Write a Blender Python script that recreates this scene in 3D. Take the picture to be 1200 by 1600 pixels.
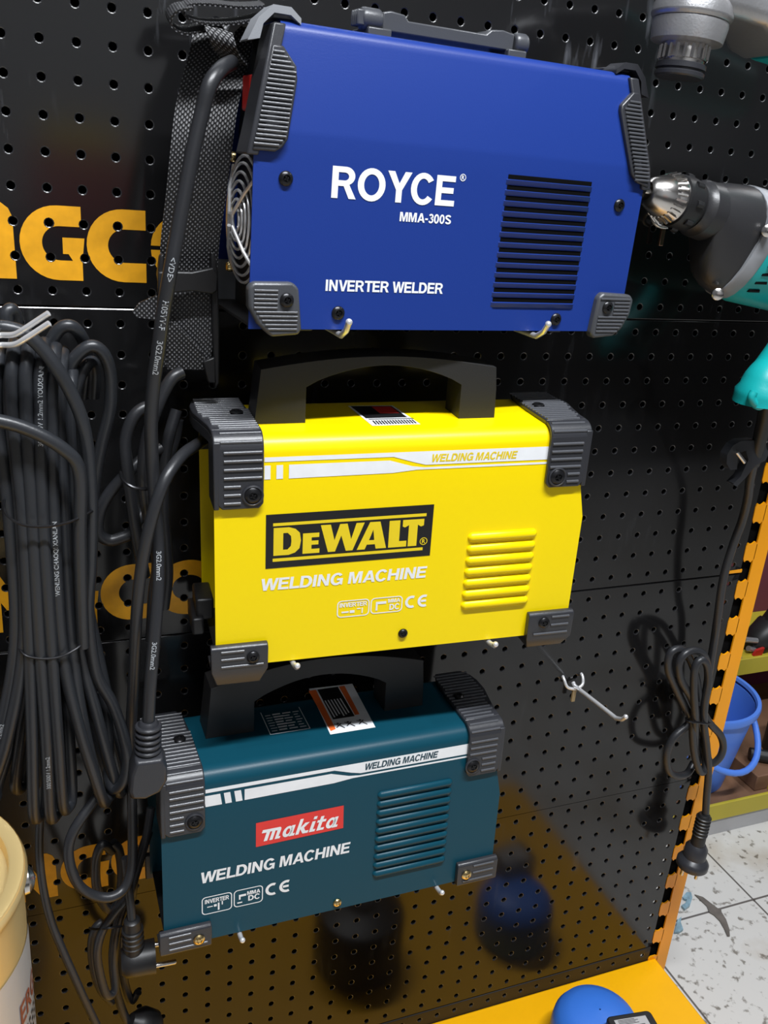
import bpy, bmesh, math, random
from mathutils import Vector, Matrix, Euler
random.seed(7)
for _o in list(bpy.data.objects): bpy.data.objects.remove(_o)
SC = bpy.context.scene
COL = SC.collection
# ------------------------------------------------------------------ camera, world, lights, exposure
CAM = Vector((0.0045464, -0.7487813, 1.1012373)); FPX = 1391.852
RC = Matrix(((0.9306355, -0.35797114, 0.07598836), (-0.05986126, -0.35376544, -0.93341665), (0.36101828, 0.86412191, -0.35065528)))
cd = bpy.data.cameras.new('camera'); cam = bpy.data.objects.new('camera', cd); COL.objects.link(cam)
cd.sensor_fit = 'VERTICAL'; cd.sensor_height = 24.0; cd.lens = 24.0*FPX/1600.0; cd.clip_start = 0.01
_m = Matrix((RC[0], -Vector(RC[1]), -Vector(RC[2]))).transposed()
cam.matrix_world = Matrix.Translation(CAM) @ _m.to_4x4()
SC.camera = cam
w = bpy.data.worlds.new('world'); SC.world = w; w.use_nodes = True
w.node_tree.nodes['Background'].inputs[0].default_value = (0.75, 0.85, 1.0, 1); w.node_tree.nodes['Background'].inputs[1].default_value = 0.25
SC.view_settings.view_transform = 'Standard'; SC.view_settings.look = 'None'
SC.view_settings.exposure = 0.14; SC.view_settings.gamma = 1.0; SC.view_settings.use_curve_mapping = False
def area(name, loc, rot, sx, sy, power, col=(0.93, 0.96, 1.0)):
    l = bpy.data.lights.new(name, 'AREA'); l.shape = 'RECTANGLE'; l.size = sx; l.size_y = sy; l.energy = power; l.color = col
    o = bpy.data.objects.new(name, l); COL.objects.link(o); o.location = loc; o.rotation_euler = rot; return o
area('tube_or_fill_light', (0.28, -0.95, 2.55), (0, 0, 0), 1.2, 0.07, 72)
area('tube_or_fill_light', (0.28, -2.5, 2.55), (0, 0, 0), 1.2, 0.10, 4.5)  # unseen fill added to wash the wall opposite the board
area('tube_or_fill_light', (2.2, 0.1, 2.55), (0, 0, 0), 0.10, 1.2, 17)  # unseen fill added to brighten the floor on the right
FLOOR = -0.05

def ray(px, py):
    return RC.transposed() @ Vector(((px-600)/FPX, (py-800)/FPX, 1.0))
def at(px, py, Y):                       # the point at depth Y (metres in front of the board is negative) seen at a spot of the photo
    d = ray(px, py); return CAM + d*((Y-CAM.y)/d.y)
def atz(px, py, Z):
    d = ray(px, py); return CAM + d*((Z-CAM.z)/d.z)

# ------------------------------------------------------------------ mesh helpers
class MB:
    def __init__(s): s.v = []; s.f = []
    def add(s, vs, fs):
        b = len(s.v); s.v += [tuple(p) for p in vs]; s.f += [tuple(i+b for i in f) for f in fs]; return s
    def box(s, x0, x1, y0, y1, z0, z1):
        return s.add([(x0,y0,z0),(x1,y0,z0),(x1,y1,z0),(x0,y1,z0),(x0,y0,z1),(x1,y0,z1),(x1,y1,z1),(x0,y1,z1)],
                     [(0,3,2,1),(4,5,6,7),(0,1,5,4),(1,2,6,5),(2,3,7,6),(3,0,4,7)])
    def prism(s, poly, a, b, axis='y', poly2=None):
        n = len(poly); q = poly2 or poly
        m = {'y': lambda p, t: (p[0], t, p[1]), 'z': lambda p, t: (p[0], p[1], t), 'x': lambda p, t: (t, p[0], p[1])}[axis]
        vs = [m(p, a) for p in poly]+[m(p, b) for p in q]
        fs = [tuple(range(n)), tuple(range(2*n-1, n-1, -1))]+[(i, (i+1) % n, n+(i+1) % n, n+i) for i in range(n)]
        return s.add(vs, fs)
    def lathe(s, prof, o=(0,0,0), ax=(0,0,1), n=28, ref=None, cap0=True, cap1=True, sq=1.0):
        ax = Vector(ax).normalized(); o = Vector(o)
        u = Vector(ref) if ref else (Vector((1,0,0)) if abs(ax.x) < .9 else Vector((0,0,1)))
        u = (u-ax*u.dot(ax)).normalized(); w_ = ax.cross(u)
        vs = []; fs = []
        for r, t in prof:
            for k in range(n):
                a = 2*math.pi*k/n; vs.append(o+ax*t+(u*math.cos(a)+w_*math.sin(a)*sq)*r)
        for i in range(len(prof)-1):
            for k in range(n):
                fs.append((i*n+k, i*n+(k+1) % n, (i+1)*n+(k+1) % n, (i+1)*n+k))
        if cap0: fs.append(tuple(range(n-1, -1, -1)))
        if cap1: fs.append(tuple((len(prof)-1)*n+k for k in range(n)))
        return s.add(vs, fs)
    def cyl(s, p0, p1, r, n=16, r1=None):
        p0 = Vector(p0); p1 = Vector(p1); return s.lathe([(r,0),(r if r1 is None else r1,(p1-p0).length)], p0, p1-p0, n)
    def ball(s, c, r, n=14):
        return s.lathe([(max(1e-5, r*math.sin(math.pi*k/8)), -r*math.cos(math.pi*k/8)) for k in range(9)], c, (0,0,1), n)
    def tube(s, pts, r, n=12, closed=False):
        pts = [Vector(p) for p in pts]; m = len(pts); T = []
        for i in range(m):
            a = pts[(i-1) % m] if (closed or i > 0) else pts[i]; b = pts[(i+1) % m] if (closed or i < m-1) else pts[i]
            T.append((b-a).normalized())
        u = T[0].orthogonal().normalized(); vs = []
        for i in range(m):
            u = (u-T[i]*u.dot(T[i]))
            u = u.normalized() if u.length > 1e-6 else T[i].orthogonal().normalized()
            w_ = T[i].cross(u); rr = r(i/(m-1)) if callable(r) else r
            for k in range(n):
                a = 2*math.pi*k/n; vs.append(pts[i]+(u*math.cos(a)+w_*math.sin(a))*rr)
        fs = []
        for i in range(m if closed else m-1):
            j = (i+1) % m
            for k in range(n): fs.append((i*n+k, i*n+(k+1) % n, j*n+(k+1) % n, j*n+k))
        if not closed: fs += [tuple(range(n-1,-1,-1)), tuple((m-1)*n+k for k in range(n))]
        return s.add(vs, fs)
    def mv(s, M):
        s.v = [tuple(M @ Vector(p)) for p in s.v]; return s
    def build(s, name, mat, parent=None, off=(0,0,0), sc=1.0, bevel=0, ang=38, seg=2):
        me = bpy.data.meshes.new(name)
        me.from_pydata([((x-off[0])*sc, (y-off[1])*sc, (z-off[2])*sc) for x, y, z in s.v], [], s.f); me.update()
        b = bmesh.new(); b.from_mesh(me); bmesh.ops.recalc_face_normals(b, faces=b.faces); b.to_mesh(me); b.free()
        return finish(me, name, mat, parent, bevel, ang, seg)
def finish(me, name, mat, parent=None, bevel=0, ang=38, seg=2):
    for p in me.polygons: p.use_smooth = True
    me.set_sharp_from_angle(angle=math.radians(ang))
    o = bpy.data.objects.new(name, me); COL.objects.link(o); me.materials.append(mat)
    if parent: o.parent = parent
    if bevel:
        m = o.modifiers.new('bevel', 'BEVEL'); m.width = bevel; m.segments = seg; m.limit_method = 'ANGLE'; m.angle_limit = math.radians(35); m.harden_normals = False
    return o
def thing(name, label, cat, loc=(0,0,0), rot=None, group=None):
    o = bpy.data.objects.new(name, None); COL.objects.link(o); o.location = loc; o.empty_display_size = .05
    if rot: o.rotation_euler = rot
    o['label'] = label; o['category'] = cat
    if group: o['group'] = group
    return o
def tag(o, label, cat, group=None):
    o['label'] = label; o['category'] = cat
    if group: o['group'] = group
    return o
def struct(o): o['kind'] = 'structure'; return o
def spline(pts, k=8, closed=False):
    P = [Vector(p) for p in pts]; n = len(P); out = []
    for i in range(n if closed else n-1):
        if closed: a, b, c, d = P[i-1], P[i], P[(i+1) % n], P[(i+2) % n]
        else:
            b, c = P[i], P[i+1]; a = P[i-1] if i > 0 else b*2-c; d = P[i+2] if i+2 < n else c*2-b
        for q in range(k):
            t = q/k
            out.append(.5*((2*b)+(c-a)*t+(2*a-5*b+4*c-d)*t*t+(3*b-a-3*c+d)*t**3))
    if not closed: out.append(P[-1])
    return out
def rrect(x0, x1, y0, y1, r, n=4):
    out = []
    for cx, cy, a0 in ((x1-r,y1-r,0),(x0+r,y1-r,90),(x0+r,y0+r,180),(x1-r,y0+r,270)):
        for k in range(n+1):
            a = math.radians(a0+90*k/n); out.append((cx+r*math.cos(a), cy+r*math.sin(a)))
    return out
def flat(polys, extr=0.0):                # filled outlines (holes by even-odd) -> mesh in the xy plane
    c = bpy.data.curves.new('outline', 'CURVE'); c.dimensions = '2D'; c.fill_mode = 'BOTH'; c.extrude = extr
    for p in polys:
        sp = c.splines.new('POLY'); sp.points.add(len(p)-1); sp.use_cyclic_u = True
        for q, (x, y) in zip(sp.points, p): q.co = (x, y, 0, 1)
    o = bpy.data.objects.new('outline', c); COL.objects.link(o)
    me = bpy.data.meshes.new_from_object(o.evaluated_get(bpy.context.evaluated_depsgraph_get()))
    bpy.data.objects.remove(o); bpy.data.curves.remove(c); return me
def glyphs(body, bold=0.0, shear=0.0, spacing=1.0):
    c = bpy.data.curves.new('lettering', 'FONT'); c.body = body; c.size = 1; c.offset = bold; c.shear = shear; c.space_character = spacing; c.resolution_u = 4
    o = bpy.data.objects.new('lettering', c); COL.objects.link(o)
    me = bpy.data.meshes.new_from_object(o.evaluated_get(bpy.context.evaluated_depsgraph_get()))
    bpy.data.objects.remove(o); bpy.data.curves.remove(c); return me
def _e(cx, cy, rx, ry, a0, a1, n=14): return [(cx+rx*math.cos(math.radians(a0+(a1-a0)*k/n)), cy+ry*math.sin(math.radians(a0+(a1-a0)*k/n))) for k in range(n+1)]
def _st(pts, t):
    P_ = [Vector((x, y, 0)) for x, y in pts]; L_ = []; R_ = []
    for i in range(len(P_)):
        d = (P_[min(i+1,len(P_)-1)]-P_[max(i-1,0)]).normalized(); n_ = Vector((-d.y, d.x, 0))*t/2
        L_.append((P_[i]+n_)[:2]); R_.append((P_[i]-n_)[:2])
    return [L_+R_[::-1]]
BOLD = {   # heavy grotesque capitals: (advance, [filled outlines, each a list of rings])
 'A': (.98, [[[(0,0),(.36,1),(.62,1),(.98,0),(.74,0),(.67,.2),(.31,.2),(.24,0)], [(.37,.37),(.61,.37),(.49,.74)]]]),
 'W': (1.32, [[[(0,1),(.23,1),(.375,.33),(.53,1),(.77,1),(.925,.33),(1.07,1),(1.30,1),(1.05,0),(.80,0),(.65,.66),(.50,0),(.25,0)]]]),
 'E': (.86, [[[(0,0),(0,1),(.77,1),(.77,.81),(.235,.81),(.235,.61),(.72,.61),(.72,.42),(.235,.42),(.235,.19),(.79,.19),(.79,0)]]]),
 'L': (.78, [[[(0,0),(0,1),(.235,1),(.235,.19),(.74,.19),(.74,0)]]]),
 'D': (.98, [[[(0,0),(0,1),(.42,1)]+_e(.42,.5,.48,.5,85,-85)+[(.42,0)], [(.235,.19),(.235,.81),(.40,.81)]+_e(.40,.5,.25,.31,80,-80)+[(.40,.19)]]]),
 'I': (.36, [[[(0,0),(0,1),(.235,1),(.235,0)]]]),
 'N': (.98, [[[(0,0),(0,1),(.24,1),(.645,.36),(.645,1),(.87,1),(.87,0),(.63,0),(.225,.64),(.225,0)]]]),
 'G': (1.06, [[_e(.48,.5,.49,.53,38,312,22)+[(.80,.07),(.83,0),(.95,0),(.95,.55),(.50,.55),(.50,.37),(.72,.37),(.72,.26)]+_e(.48,.5,.25,.34,312,42,22)]]),
 'M': (1.14, [[[(0,0),(0,1),(.33,1),(.52,.33),(.71,1),(1.04,1),(1.04,0),(.82,0),(.82,.74),(.62,0),(.42,0),(.22,.74),(.22,0)]]]),
 'C': (1.0, [[_e(.48,.5,.49,.53,36,324,22)+_e(.48,.5,.25,.34,322,38,22)]]),
 'H': (.98, [[[(0,0),(0,1),(.235,1),(.235,.61),(.635,.61),(.635,1),(.87,1),(.87,0),(.635,0),(.635,.41),(.235,.41),(.235,0)]]]),
 'R': (.96, [[[(0,0),(0,1),(.50,1)]+_e(.50,.71,.35,.29,85,-65)+[(.70,.36),(.92,0),(.65,0),(.44,.39),(.235,.39),(.235,0)], [(.235,.57),(.235,.82),(.46,.82)]+_e(.46,.695,.16,.125,80,-80)+[(.46,.57)]]]),
 'O': (1.12, [[_e(.53,.5,.53,.53,0,349,28), _e(.53,.5,.29,.335,0,349,28)]]),
 'Y': (.95, [[[(0,1),(.27,1),(.475,.62),(.68,1),(.95,1),(.595,.40),(.595,0),(.36,0),(.36,.40)]]]),
 'V': (.92, [[[(0,1),(.25,1),(.46,.29),(.67,1),(.92,1),(.585,0),(.335,0)]]]),
 'T': (.86, [[[(0,1),(.84,1),(.84,.81),(.54,.81),(.54,0),(.30,0),(.30,.81),(0,.81)]]]),
 'S': (.88, [_st(_e(.41,.735,.30,.18,15,250,12)+_e(.41,.265,.31,.18,70,-165,12), .20)]),
 '3': (.72, [_st(_e(.32,.73,.22,.19,160,-90,10)+_e(.32,.29,.25,.22,80,-160,10), .19)]),
 '0': (.74, [[_e(.33,.5,.34,.52,0,348,26), _e(.33,.5,.13,.33,0,348,26)]]),
 '-': (.48, [[[(.04,.30),(.04,.49),(.40,.49),(.40,.30)]]]), ' ': (.34, [])}
ITAL = {   # heavy slanted lower case for the red plate
 'm': (1.24, [[[(-.36,.60),(-.36,.82),(.95,.82),(1.06,.74),(1.08,.60),(1.06,.16),(1.2,.16),(1.2,0),(.82,0),(.82,.60),(.66,.62),(.66,0),(.42,0),(.42,.62),(.26,.62),(.26,0),(0,0),(0,.60)]]]),
 'a': (1.0, [[_e(.36,.375,.36,.385,0,348,24), _e(.38,.38,.14,.20,0,340,18)], [[(.56,.0),(.98,0),(.98,.17),(.82,.17),(.82,.76),(.56,.76)]]]),
 'k': (.98, [[[(0,0),(0,1.08),(.25,1.08),(.25,.48),(.50,.76),(.84,.76),(.52,.42),(.70,.18),(.96,.18),(.96,0),(.56,0),(.25,.36),(.25,0)]]]),
 'i': (.46, [[[(0,0),(0,.74),(.25,.74),(.25,.17),(.44,.17),(.44,0)]], [[(.02,.88),(.02,1.08),(.27,1.08),(.27,.88)]]]),
 't': (.62, [[[(.05,0),(.05,.58),(-.12,.58),(-.12,.75),(.05,.75),(.05,1.0),(.30,1.0),(.30,.75),(.56,.75),(.56,.58),(.30,.58),(.30,.17),(.6,.17),(.6,0)]]])}
def letters(body, u0, u1, v0, v1, shear=0.0, font=None, gap=0.0):
    font = font or BOLD; x = 0; sh = []
    for ch in body:
        adv, shapes = font[ch]
        for rings in shapes: sh.append([[(x+a+b*shear, b) for a, b in r] for r in rings])
        x += adv+gap
    xs = [p[0] for r in sh for q in r for p in q]; x0, x1 = min(xs), max(xs)
    S_ = []
    for rings in sh: S_.append(flat([[((a-x0)*10, b*10) for a, b in r] for r in rings]))
    for me in S_:
        for v in me.vertices: v.co.x = u0+v.co.x/10/(x1-x0)*(u1-u0); v.co.y = v0+v.co.y/10*(v1-v0)
    return S_
def fit_box(me, u0, u1, v0, v1):
    xs = [v.co.x for v in me.vertices]; ys = [v.co.y for v in me.vertices]
    a, b, c, d = min(xs), max(xs), min(ys), max(ys)
    for v in me.vertices:
        v.co.x = u0+(v.co.x-a)/(b-a)*(u1-u0); v.co.y = v0+(v.co.y-c)/(d-c)*(v1-v0)
    return me
def join_flat(ms):
    M = MB()
    for me in ms: M.add([v.co.copy() for v in me.vertices], [tuple(p.vertices) for p in me.polygons])
    return M
def on_face(M, w_=-0.35): M.v = [(x, w_, y) for x, y, z in M.v]; return M     # xy outline laid on an upright face

# ------------------------------------------------------------------ materials
def mat(name, col, rough=.5, metal=0.0, spec=.5, bump=0.0, bscale=300, var=0.0, vscale=20, coat=0.0, emit=0.0):
    m = bpy.data.materials.new(name); m.use_nodes = True; nt = m.node_tree; N = nt.nodes; L = nt.links; p = N['Principled BSDF']
    p.inputs['Base Color'].default_value = (*col, 1); p.inputs['Roughness'].default_value = rough; p.inputs['Metallic'].default_value = metal
    p.inputs['Specular IOR Level'].default_value = spec; p.inputs['Coat Weight'].default_value = coat; p.inputs['Coat Roughness'].default_value = .08
    if emit: p.inputs['Emission Color'].default_value = (*col, 1); p.inputs['Emission Strength'].default_value = emit
    if bump or var:
        tc = N.new('ShaderNodeTexCoord'); no = N.new('ShaderNodeTexNoise'); no.inputs['Scale'].default_value = bscale if bump else vscale; no.inputs['Detail'].default_value = 3
        L.new(tc.outputs['Object'], no.inputs['Vector'])
        if bump:
            b = N.new('ShaderNodeBump'); b.inputs['Strength'].default_value = bump; b.inputs['Distance'].default_value = .001
            L.new(no.outputs['Fac'], b.inputs['Height']); L.new(b.outputs['Normal'], p.inputs['Normal'])
        if var:
            n2 = N.new('ShaderNodeTexNoise'); n2.inputs['Scale'].default_value = vscale; n2.inputs['Detail'].default_value = 4; L.new(tc.outputs['Object'], n2.inputs['Vector'])
            r = N.new('ShaderNodeValToRGB'); r.color_ramp.elements[0].position = .3; r.color_ramp.elements[1].position = .7
            r.color_ramp.elements[0].color = (*[c*(1-var) for c in col], 1); r.color_ramp.elements[1].color = (*[min(1, c*(1+var)) for c in col], 1)
            L.new(n2.outputs['Fac'], r.inputs['Fac']); L.new(r.outputs['Color'], p.inputs['Base Color'])
    return m
M_blue = mat('blue_powder_coat', (.010,.036,.225), .38, spec=.4, bump=.06, bscale=900)
M_yel = mat('yellow_powder_coat', (.93,.70,.0), .34, spec=.32, bump=.05, bscale=900)
M_teal = mat('teal_powder_coat', (.004,.054,.084), .36, spec=.22, bump=.06, bscale=900)
M_guard = mat('charcoal_plastic', (.028,.029,.034), .33, bump=.12, bscale=1400)
M_rib = mat('rib_highlight_plastic', (.070,.073,.082), .25, spec=.75, bump=.05, bscale=1400)  # guard plastic lightened so the ribs carry a painted highlight
M_gguard = mat('grey_plastic', (.062,.065,.072), .33, bump=.12, bscale=1400)
M_lgrey = mat('light_grey_plastic', (.26,.27,.29), .4, bump=.1, bscale=1200)
M_blk = mat('black_plastic', (.012,.012,.013), .42, bump=.08, bscale=1200)
M_hand = mat('black_handle_plastic', (.016,.016,.017), .5, bump=.15, bscale=1500)
M_dark = mat('interior_shade', (.004,.004,.004), .9, spec=.05)  # near-black stands in for shade inside slots and behind holes
M_cord = mat('black_cord_rubber', (.02,.021,.024), .38, bump=.08, bscale=500)
M_cord2 = mat('grey_black_cord_rubber', (.022,.024,.028), .36, bump=.1, bscale=500)
M_white = mat('white_print', (.82,.84,.86), .5, var=.04, vscale=60)
M_ylwprint = mat('yellow_print', (.80,.60,.01), .45, var=.03, vscale=60)
M_blkprint = mat('black_print', (.008,.008,.009), .4, var=.1, vscale=60)
M_redprint = mat('red_print', (.72,.035,.03), .42, var=.04, vscale=60)
M_orprint = mat('orange_print', (.85,.16,.03), .45, var=.04, vscale=60)
M_tealprint = mat('dark_teal_print', (.012,.05,.075), .45, var=.05, vscale=60)
M_goldlet = mat('amber_lettering', (.78,.36,.01), .42, var=.12, vscale=70)
M_chrome = mat('bright_zinc_wire', (.78,.78,.79), .26, metal=.55, bump=.03, bscale=600)
M_steel = mat('brushed_steel', (.60,.58,.56), .24, metal=1.0, bump=.05, bscale=700)
M_gearbox = mat('dark_grey_casting', (.024,.024,.026), .36, bump=.12, bscale=900)
M_alu = mat('cast_aluminium', (.42,.42,.43), .33, metal=.7, bump=.2, bscale=500)
M_brass = mat('yellow_zinc', (.75,.58,.28), .25, metal=1.0, bump=.05, bscale=500)
M_screw = mat('black_screw', (.02,.02,.022), .28, metal=.6, bump=.05, bscale=700)
M_orange = mat('orange_enamel', (.85,.33,.0), .36, bump=.05, bscale=500, var=.06, vscale=9)
M_deck = mat('amber_enamel', (.86,.42,.0), .34, bump=.06, bscale=400, var=.05, vscale=8)
M_makteal = mat('turquoise_plastic', (.006,.36,.36), .38, bump=.1, bscale=900)
M_pump = mat('blue_enamel', (.035,.16,.60), .42, bump=.12, bscale=500)
M_bucket = mat('blue_polythene', (.085,.23,.76), .38, bump=.04, bscale=200)
M_gold = mat('gold_tinplate', (.80,.60,.27), .34, metal=.55, bump=.05, bscale=90)
M_silverlab = mat('silver_label', (.55,.54,.54), .35, metal=.35, bump=.04, bscale=200)
M_olive = mat('yellow_olive_enamel', (.46,.38,.03), .45, bump=.05, bscale=300, var=.08, vscale=10)
M_grey = mat('pale_grey_enamel', (.42,.42,.43), .45, bump=.05, bscale=300, var=.08, vscale=12)
M_maroon = mat('maroon_panel', (.12,.018,.05), .5, bump=.05, bscale=300, var=.1, vscale=6)
M_brown = mat('brown_cardboard', (.17,.085,.045), .7, bump=.2, bscale=200, var=.15, vscale=14)
M_wall = mat('painted_wall', (.14,.14,.15), .7, bump=.1, bscale=60, var=.04, vscale=4)
M_wallf = mat('bright_wall', (.55,.56,.57), .7, bump=.1, bscale=60, var=.04, vscale=4)
M_ceil = mat('white_ceiling', (.2,.2,.21), .8, bump=.1, bscale=40, var=.03, vscale=3)
M_counter = mat('dark_counter', (.03,.03,.032), .6, bump=.1, bscale=60, var=.2, vscale=5)
M_red = mat('red_plastic', (.45,.015,.012), .4, bump=.05, bscale=300)
M_cprint = mat('cord_print_grey', (.34,.36,.38), .5, var=.15, vscale=300)
M_copper = mat('copper_pin', (.62,.36,.24), .3, metal=1.0, bump=.05, bscale=400)
M_tan = mat('tan_tag', (.36,.27,.14), .5, bump=.05, bscale=400)

def board_mat():
    m = bpy.data.materials.new('black_gloss_board'); m.use_nodes = True; nt = m.node_tree; N = nt.nodes; L = nt.links; p = N['Principled BSDF']
    tc = N.new('ShaderNodeTexCoord')
    def noise(scale, det, mp):
        k = N.new('ShaderNodeMapping'); k.inputs['Scale'].default_value = mp; L.new(tc.outputs['Object'], k.inputs['Vector'])
        n = N.new('ShaderNodeTexNoise'); n.inputs['Scale'].default_value = scale; n.inputs['Detail'].default_value = det; L.new(k.outputs['Vector'], n.inputs['Vector']); return n
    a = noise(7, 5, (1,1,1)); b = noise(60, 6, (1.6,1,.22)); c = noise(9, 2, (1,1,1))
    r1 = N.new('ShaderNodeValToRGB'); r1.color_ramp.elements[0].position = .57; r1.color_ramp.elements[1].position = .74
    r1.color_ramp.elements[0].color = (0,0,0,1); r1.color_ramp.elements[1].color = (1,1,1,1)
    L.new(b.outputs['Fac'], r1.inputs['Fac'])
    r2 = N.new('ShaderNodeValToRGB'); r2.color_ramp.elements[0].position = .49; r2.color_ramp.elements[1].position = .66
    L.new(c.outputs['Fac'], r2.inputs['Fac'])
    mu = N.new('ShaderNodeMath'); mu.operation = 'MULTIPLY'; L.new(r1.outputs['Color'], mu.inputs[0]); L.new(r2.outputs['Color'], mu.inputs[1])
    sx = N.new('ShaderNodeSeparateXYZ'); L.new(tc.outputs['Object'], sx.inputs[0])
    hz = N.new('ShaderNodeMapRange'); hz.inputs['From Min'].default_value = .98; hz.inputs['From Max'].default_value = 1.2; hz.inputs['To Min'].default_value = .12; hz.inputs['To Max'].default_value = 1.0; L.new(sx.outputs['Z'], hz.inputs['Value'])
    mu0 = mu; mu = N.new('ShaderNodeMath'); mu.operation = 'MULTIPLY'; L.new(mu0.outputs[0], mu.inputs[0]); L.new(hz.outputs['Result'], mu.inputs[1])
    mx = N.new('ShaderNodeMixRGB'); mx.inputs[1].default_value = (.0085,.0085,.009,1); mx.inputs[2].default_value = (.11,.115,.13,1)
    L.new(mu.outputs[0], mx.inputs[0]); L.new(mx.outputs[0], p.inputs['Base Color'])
    mr = N.new('ShaderNodeMapRange'); mr.inputs['To Min'].default_value = .09; mr.inputs['To Max'].default_value = .17; L.new(a.outputs['Fac'], mr.inputs['Value'])
    ad = N.new('ShaderNodeMath'); ad.operation = 'MULTIPLY_ADD'; ad.inputs[1].default_value = .35; L.new(mu.outputs[0], ad.inputs[0]); L.new(mr.outputs['Result'], ad.inputs[2])
    L.new(ad.outputs[0], p.inputs['Roughness']); p.inputs['Specular IOR Level'].default_value = .5
    return m
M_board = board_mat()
M_lip = mat('worn_glint_edge', (.016,.016,.018), .27, spec=.9, bump=.05, bscale=900)  # worn lip, made shinier and lighter to show a glint on hole edges
def web_mat():
    m = bpy.data.materials.new('black_webbing'); m.use_nodes = True; nt = m.node_tree; N = nt.nodes; L = nt.links; p = N['Principled BSDF']
    uv = N.new('ShaderNodeUVMap'); v = N.new('ShaderNodeTexVoronoi'); v.inputs['Scale'].default_value = 1.0; v.inputs['Randomness'].default_value = .12
    k = N.new('ShaderNodeMapping'); k.inputs['Rotation'].default_value = (0,0,math.radians(45)); k.inputs['Scale'].default_value = (1.0,1.0,1.0)
    L.new(uv.outputs['UV'], k.inputs['Vector']); L.new(k.outputs['Vector'], v.inputs['Vector'])
    r = N.new('ShaderNodeValToRGB'); r.color_ramp.elements[0].position = .14; r.color_ramp.elements[1].position = .34
    r.color_ramp.elements[0].color = (.20,.20,.21,1); r.color_ramp.elements[1].color = (.005,.005,.006,1)
    L.new(v.outputs['Distance'], r.inputs['Fac']); L.new(r.outputs['Color'], p.inputs['Base Color'])
    b = N.new('ShaderNodeBump'); b.invert = True; b.inputs['Strength'].default_value = .8; b.inputs['Distance'].default_value = .0008
    L.new(v.outputs['Distance'], b.inputs['Height']); L.new(b.outputs['Normal'], p.inputs['Normal']); p.inputs['Roughness'].default_value = .45
    return m
M_web = web_mat()
def floor_mat():
    m = bpy.data.materials.new('white_floor_tiles'); m.use_nodes = True; nt = m.node_tree; N = nt.nodes; L = nt.links; p = N['Principled BSDF']
    tc = N.new('ShaderNodeTexCoord'); k = N.new('ShaderNodeMapping'); k.inputs['Location'].default_value = (-.8985,-.143,0); L.new(tc.outputs['Object'], k.inputs['Vector'])
    br = N.new('ShaderNodeTexBrick'); br.offset = 0; br.squash = 1; br.inputs['Scale'].default_value = 1; br.inputs['Brick Width'].default_value = .25; br.inputs['Row Height'].default_value = .25
    br.inputs['Mortar Size'].default_value = .0022; br.inputs['Mortar Smooth'].default_value = .3; br.inputs['Bias'].default_value = -.5
    br.inputs['Color1'].default_value = (.60,.59,.56,1); br.inputs['Color2'].default_value = (.64,.63,.60,1); br.inputs['Mortar'].default_value = (.12,.11,.10,1)
    L.new(k.outputs['Vector'], br.inputs['Vector'])
    n = N.new('ShaderNodeTexNoise'); n.inputs['Scale'].default_value = 75; n.inputs['Detail'].default_value = 3; L.new(tc.outputs['Object'], n.inputs['Vector'])
    r = N.new('ShaderNodeValToRGB'); r.color_ramp.elements[0].position = .31; r.color_ramp.elements[1].position = .41; r.color_ramp.elements[0].color = (.36,.34,.31,1); r.color_ramp.elements[1].color = (1,1,1,1)
    L.new(n.outputs['Fac'], r.inputs['Fac'])
    n2 = N.new('ShaderNodeTexNoise'); n2.inputs['Scale'].default_value = 6; n2.inputs['Detail'].default_value = 5; L.new(tc.outputs['Object'], n2.inputs['Vector'])
    r2 = N.new('ShaderNodeValToRGB'); r2.color_ramp.elements[0].position = .32; r2.color_ramp.elements[1].position = .5; r2.color_ramp.elements[0].color = (.70,.62,.52,1); r2.color_ramp.elements[1].color = (1,1,1,1)
    L.new(n2.outputs['Fac'], r2.inputs['Fac'])
    a = N.new('ShaderNodeMixRGB'); a.blend_type = 'MULTIPLY'; a.inputs[0].default_value = 1; L.new(br.outputs['Color'], a.inputs[1]); L.new(r.outputs['Color'], a.inputs[2])
    c = N.new('ShaderNodeMixRGB'); c.blend_type = 'MULTIPLY'; c.inputs[0].default_value = 1; L.new(a.outputs[0], c.inputs[1]); L.new(r2.outputs['Color'], c.inputs[2])
    L.new(c.outputs[0], p.inputs['Base Color']); p.inputs['Roughness'].default_value = .35
    return m

# ------------------------------------------------------------------ the setting
X0, X1, Y0, Y1, ZC = -1.6, 3.2, -3.0, 1.3, 2.75
struct(MB().box(X0, X1, Y0, Y1, FLOOR-.1, FLOOR).build('floor', floor_mat()))
struct(MB().box(X0, X1, Y0, Y1, ZC, ZC+.1).build('ceiling', M_ceil))
struct(MB().box(X0-.1, X0, Y0, Y1, FLOOR, ZC).build('wall_left', M_wall))
struct(MB().box(X1, X1+.1, Y0, Y1, FLOOR, ZC).build('wall_right', M_wall))
struct(MB().box(X0, X1, Y1, Y1+.1, FLOOR, ZC).build('wall_back', M_wall))
struct(MB().box(X0, X1, Y0-.1, Y0, FLOOR, ZC).build('wall_front', M_wallf))

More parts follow.
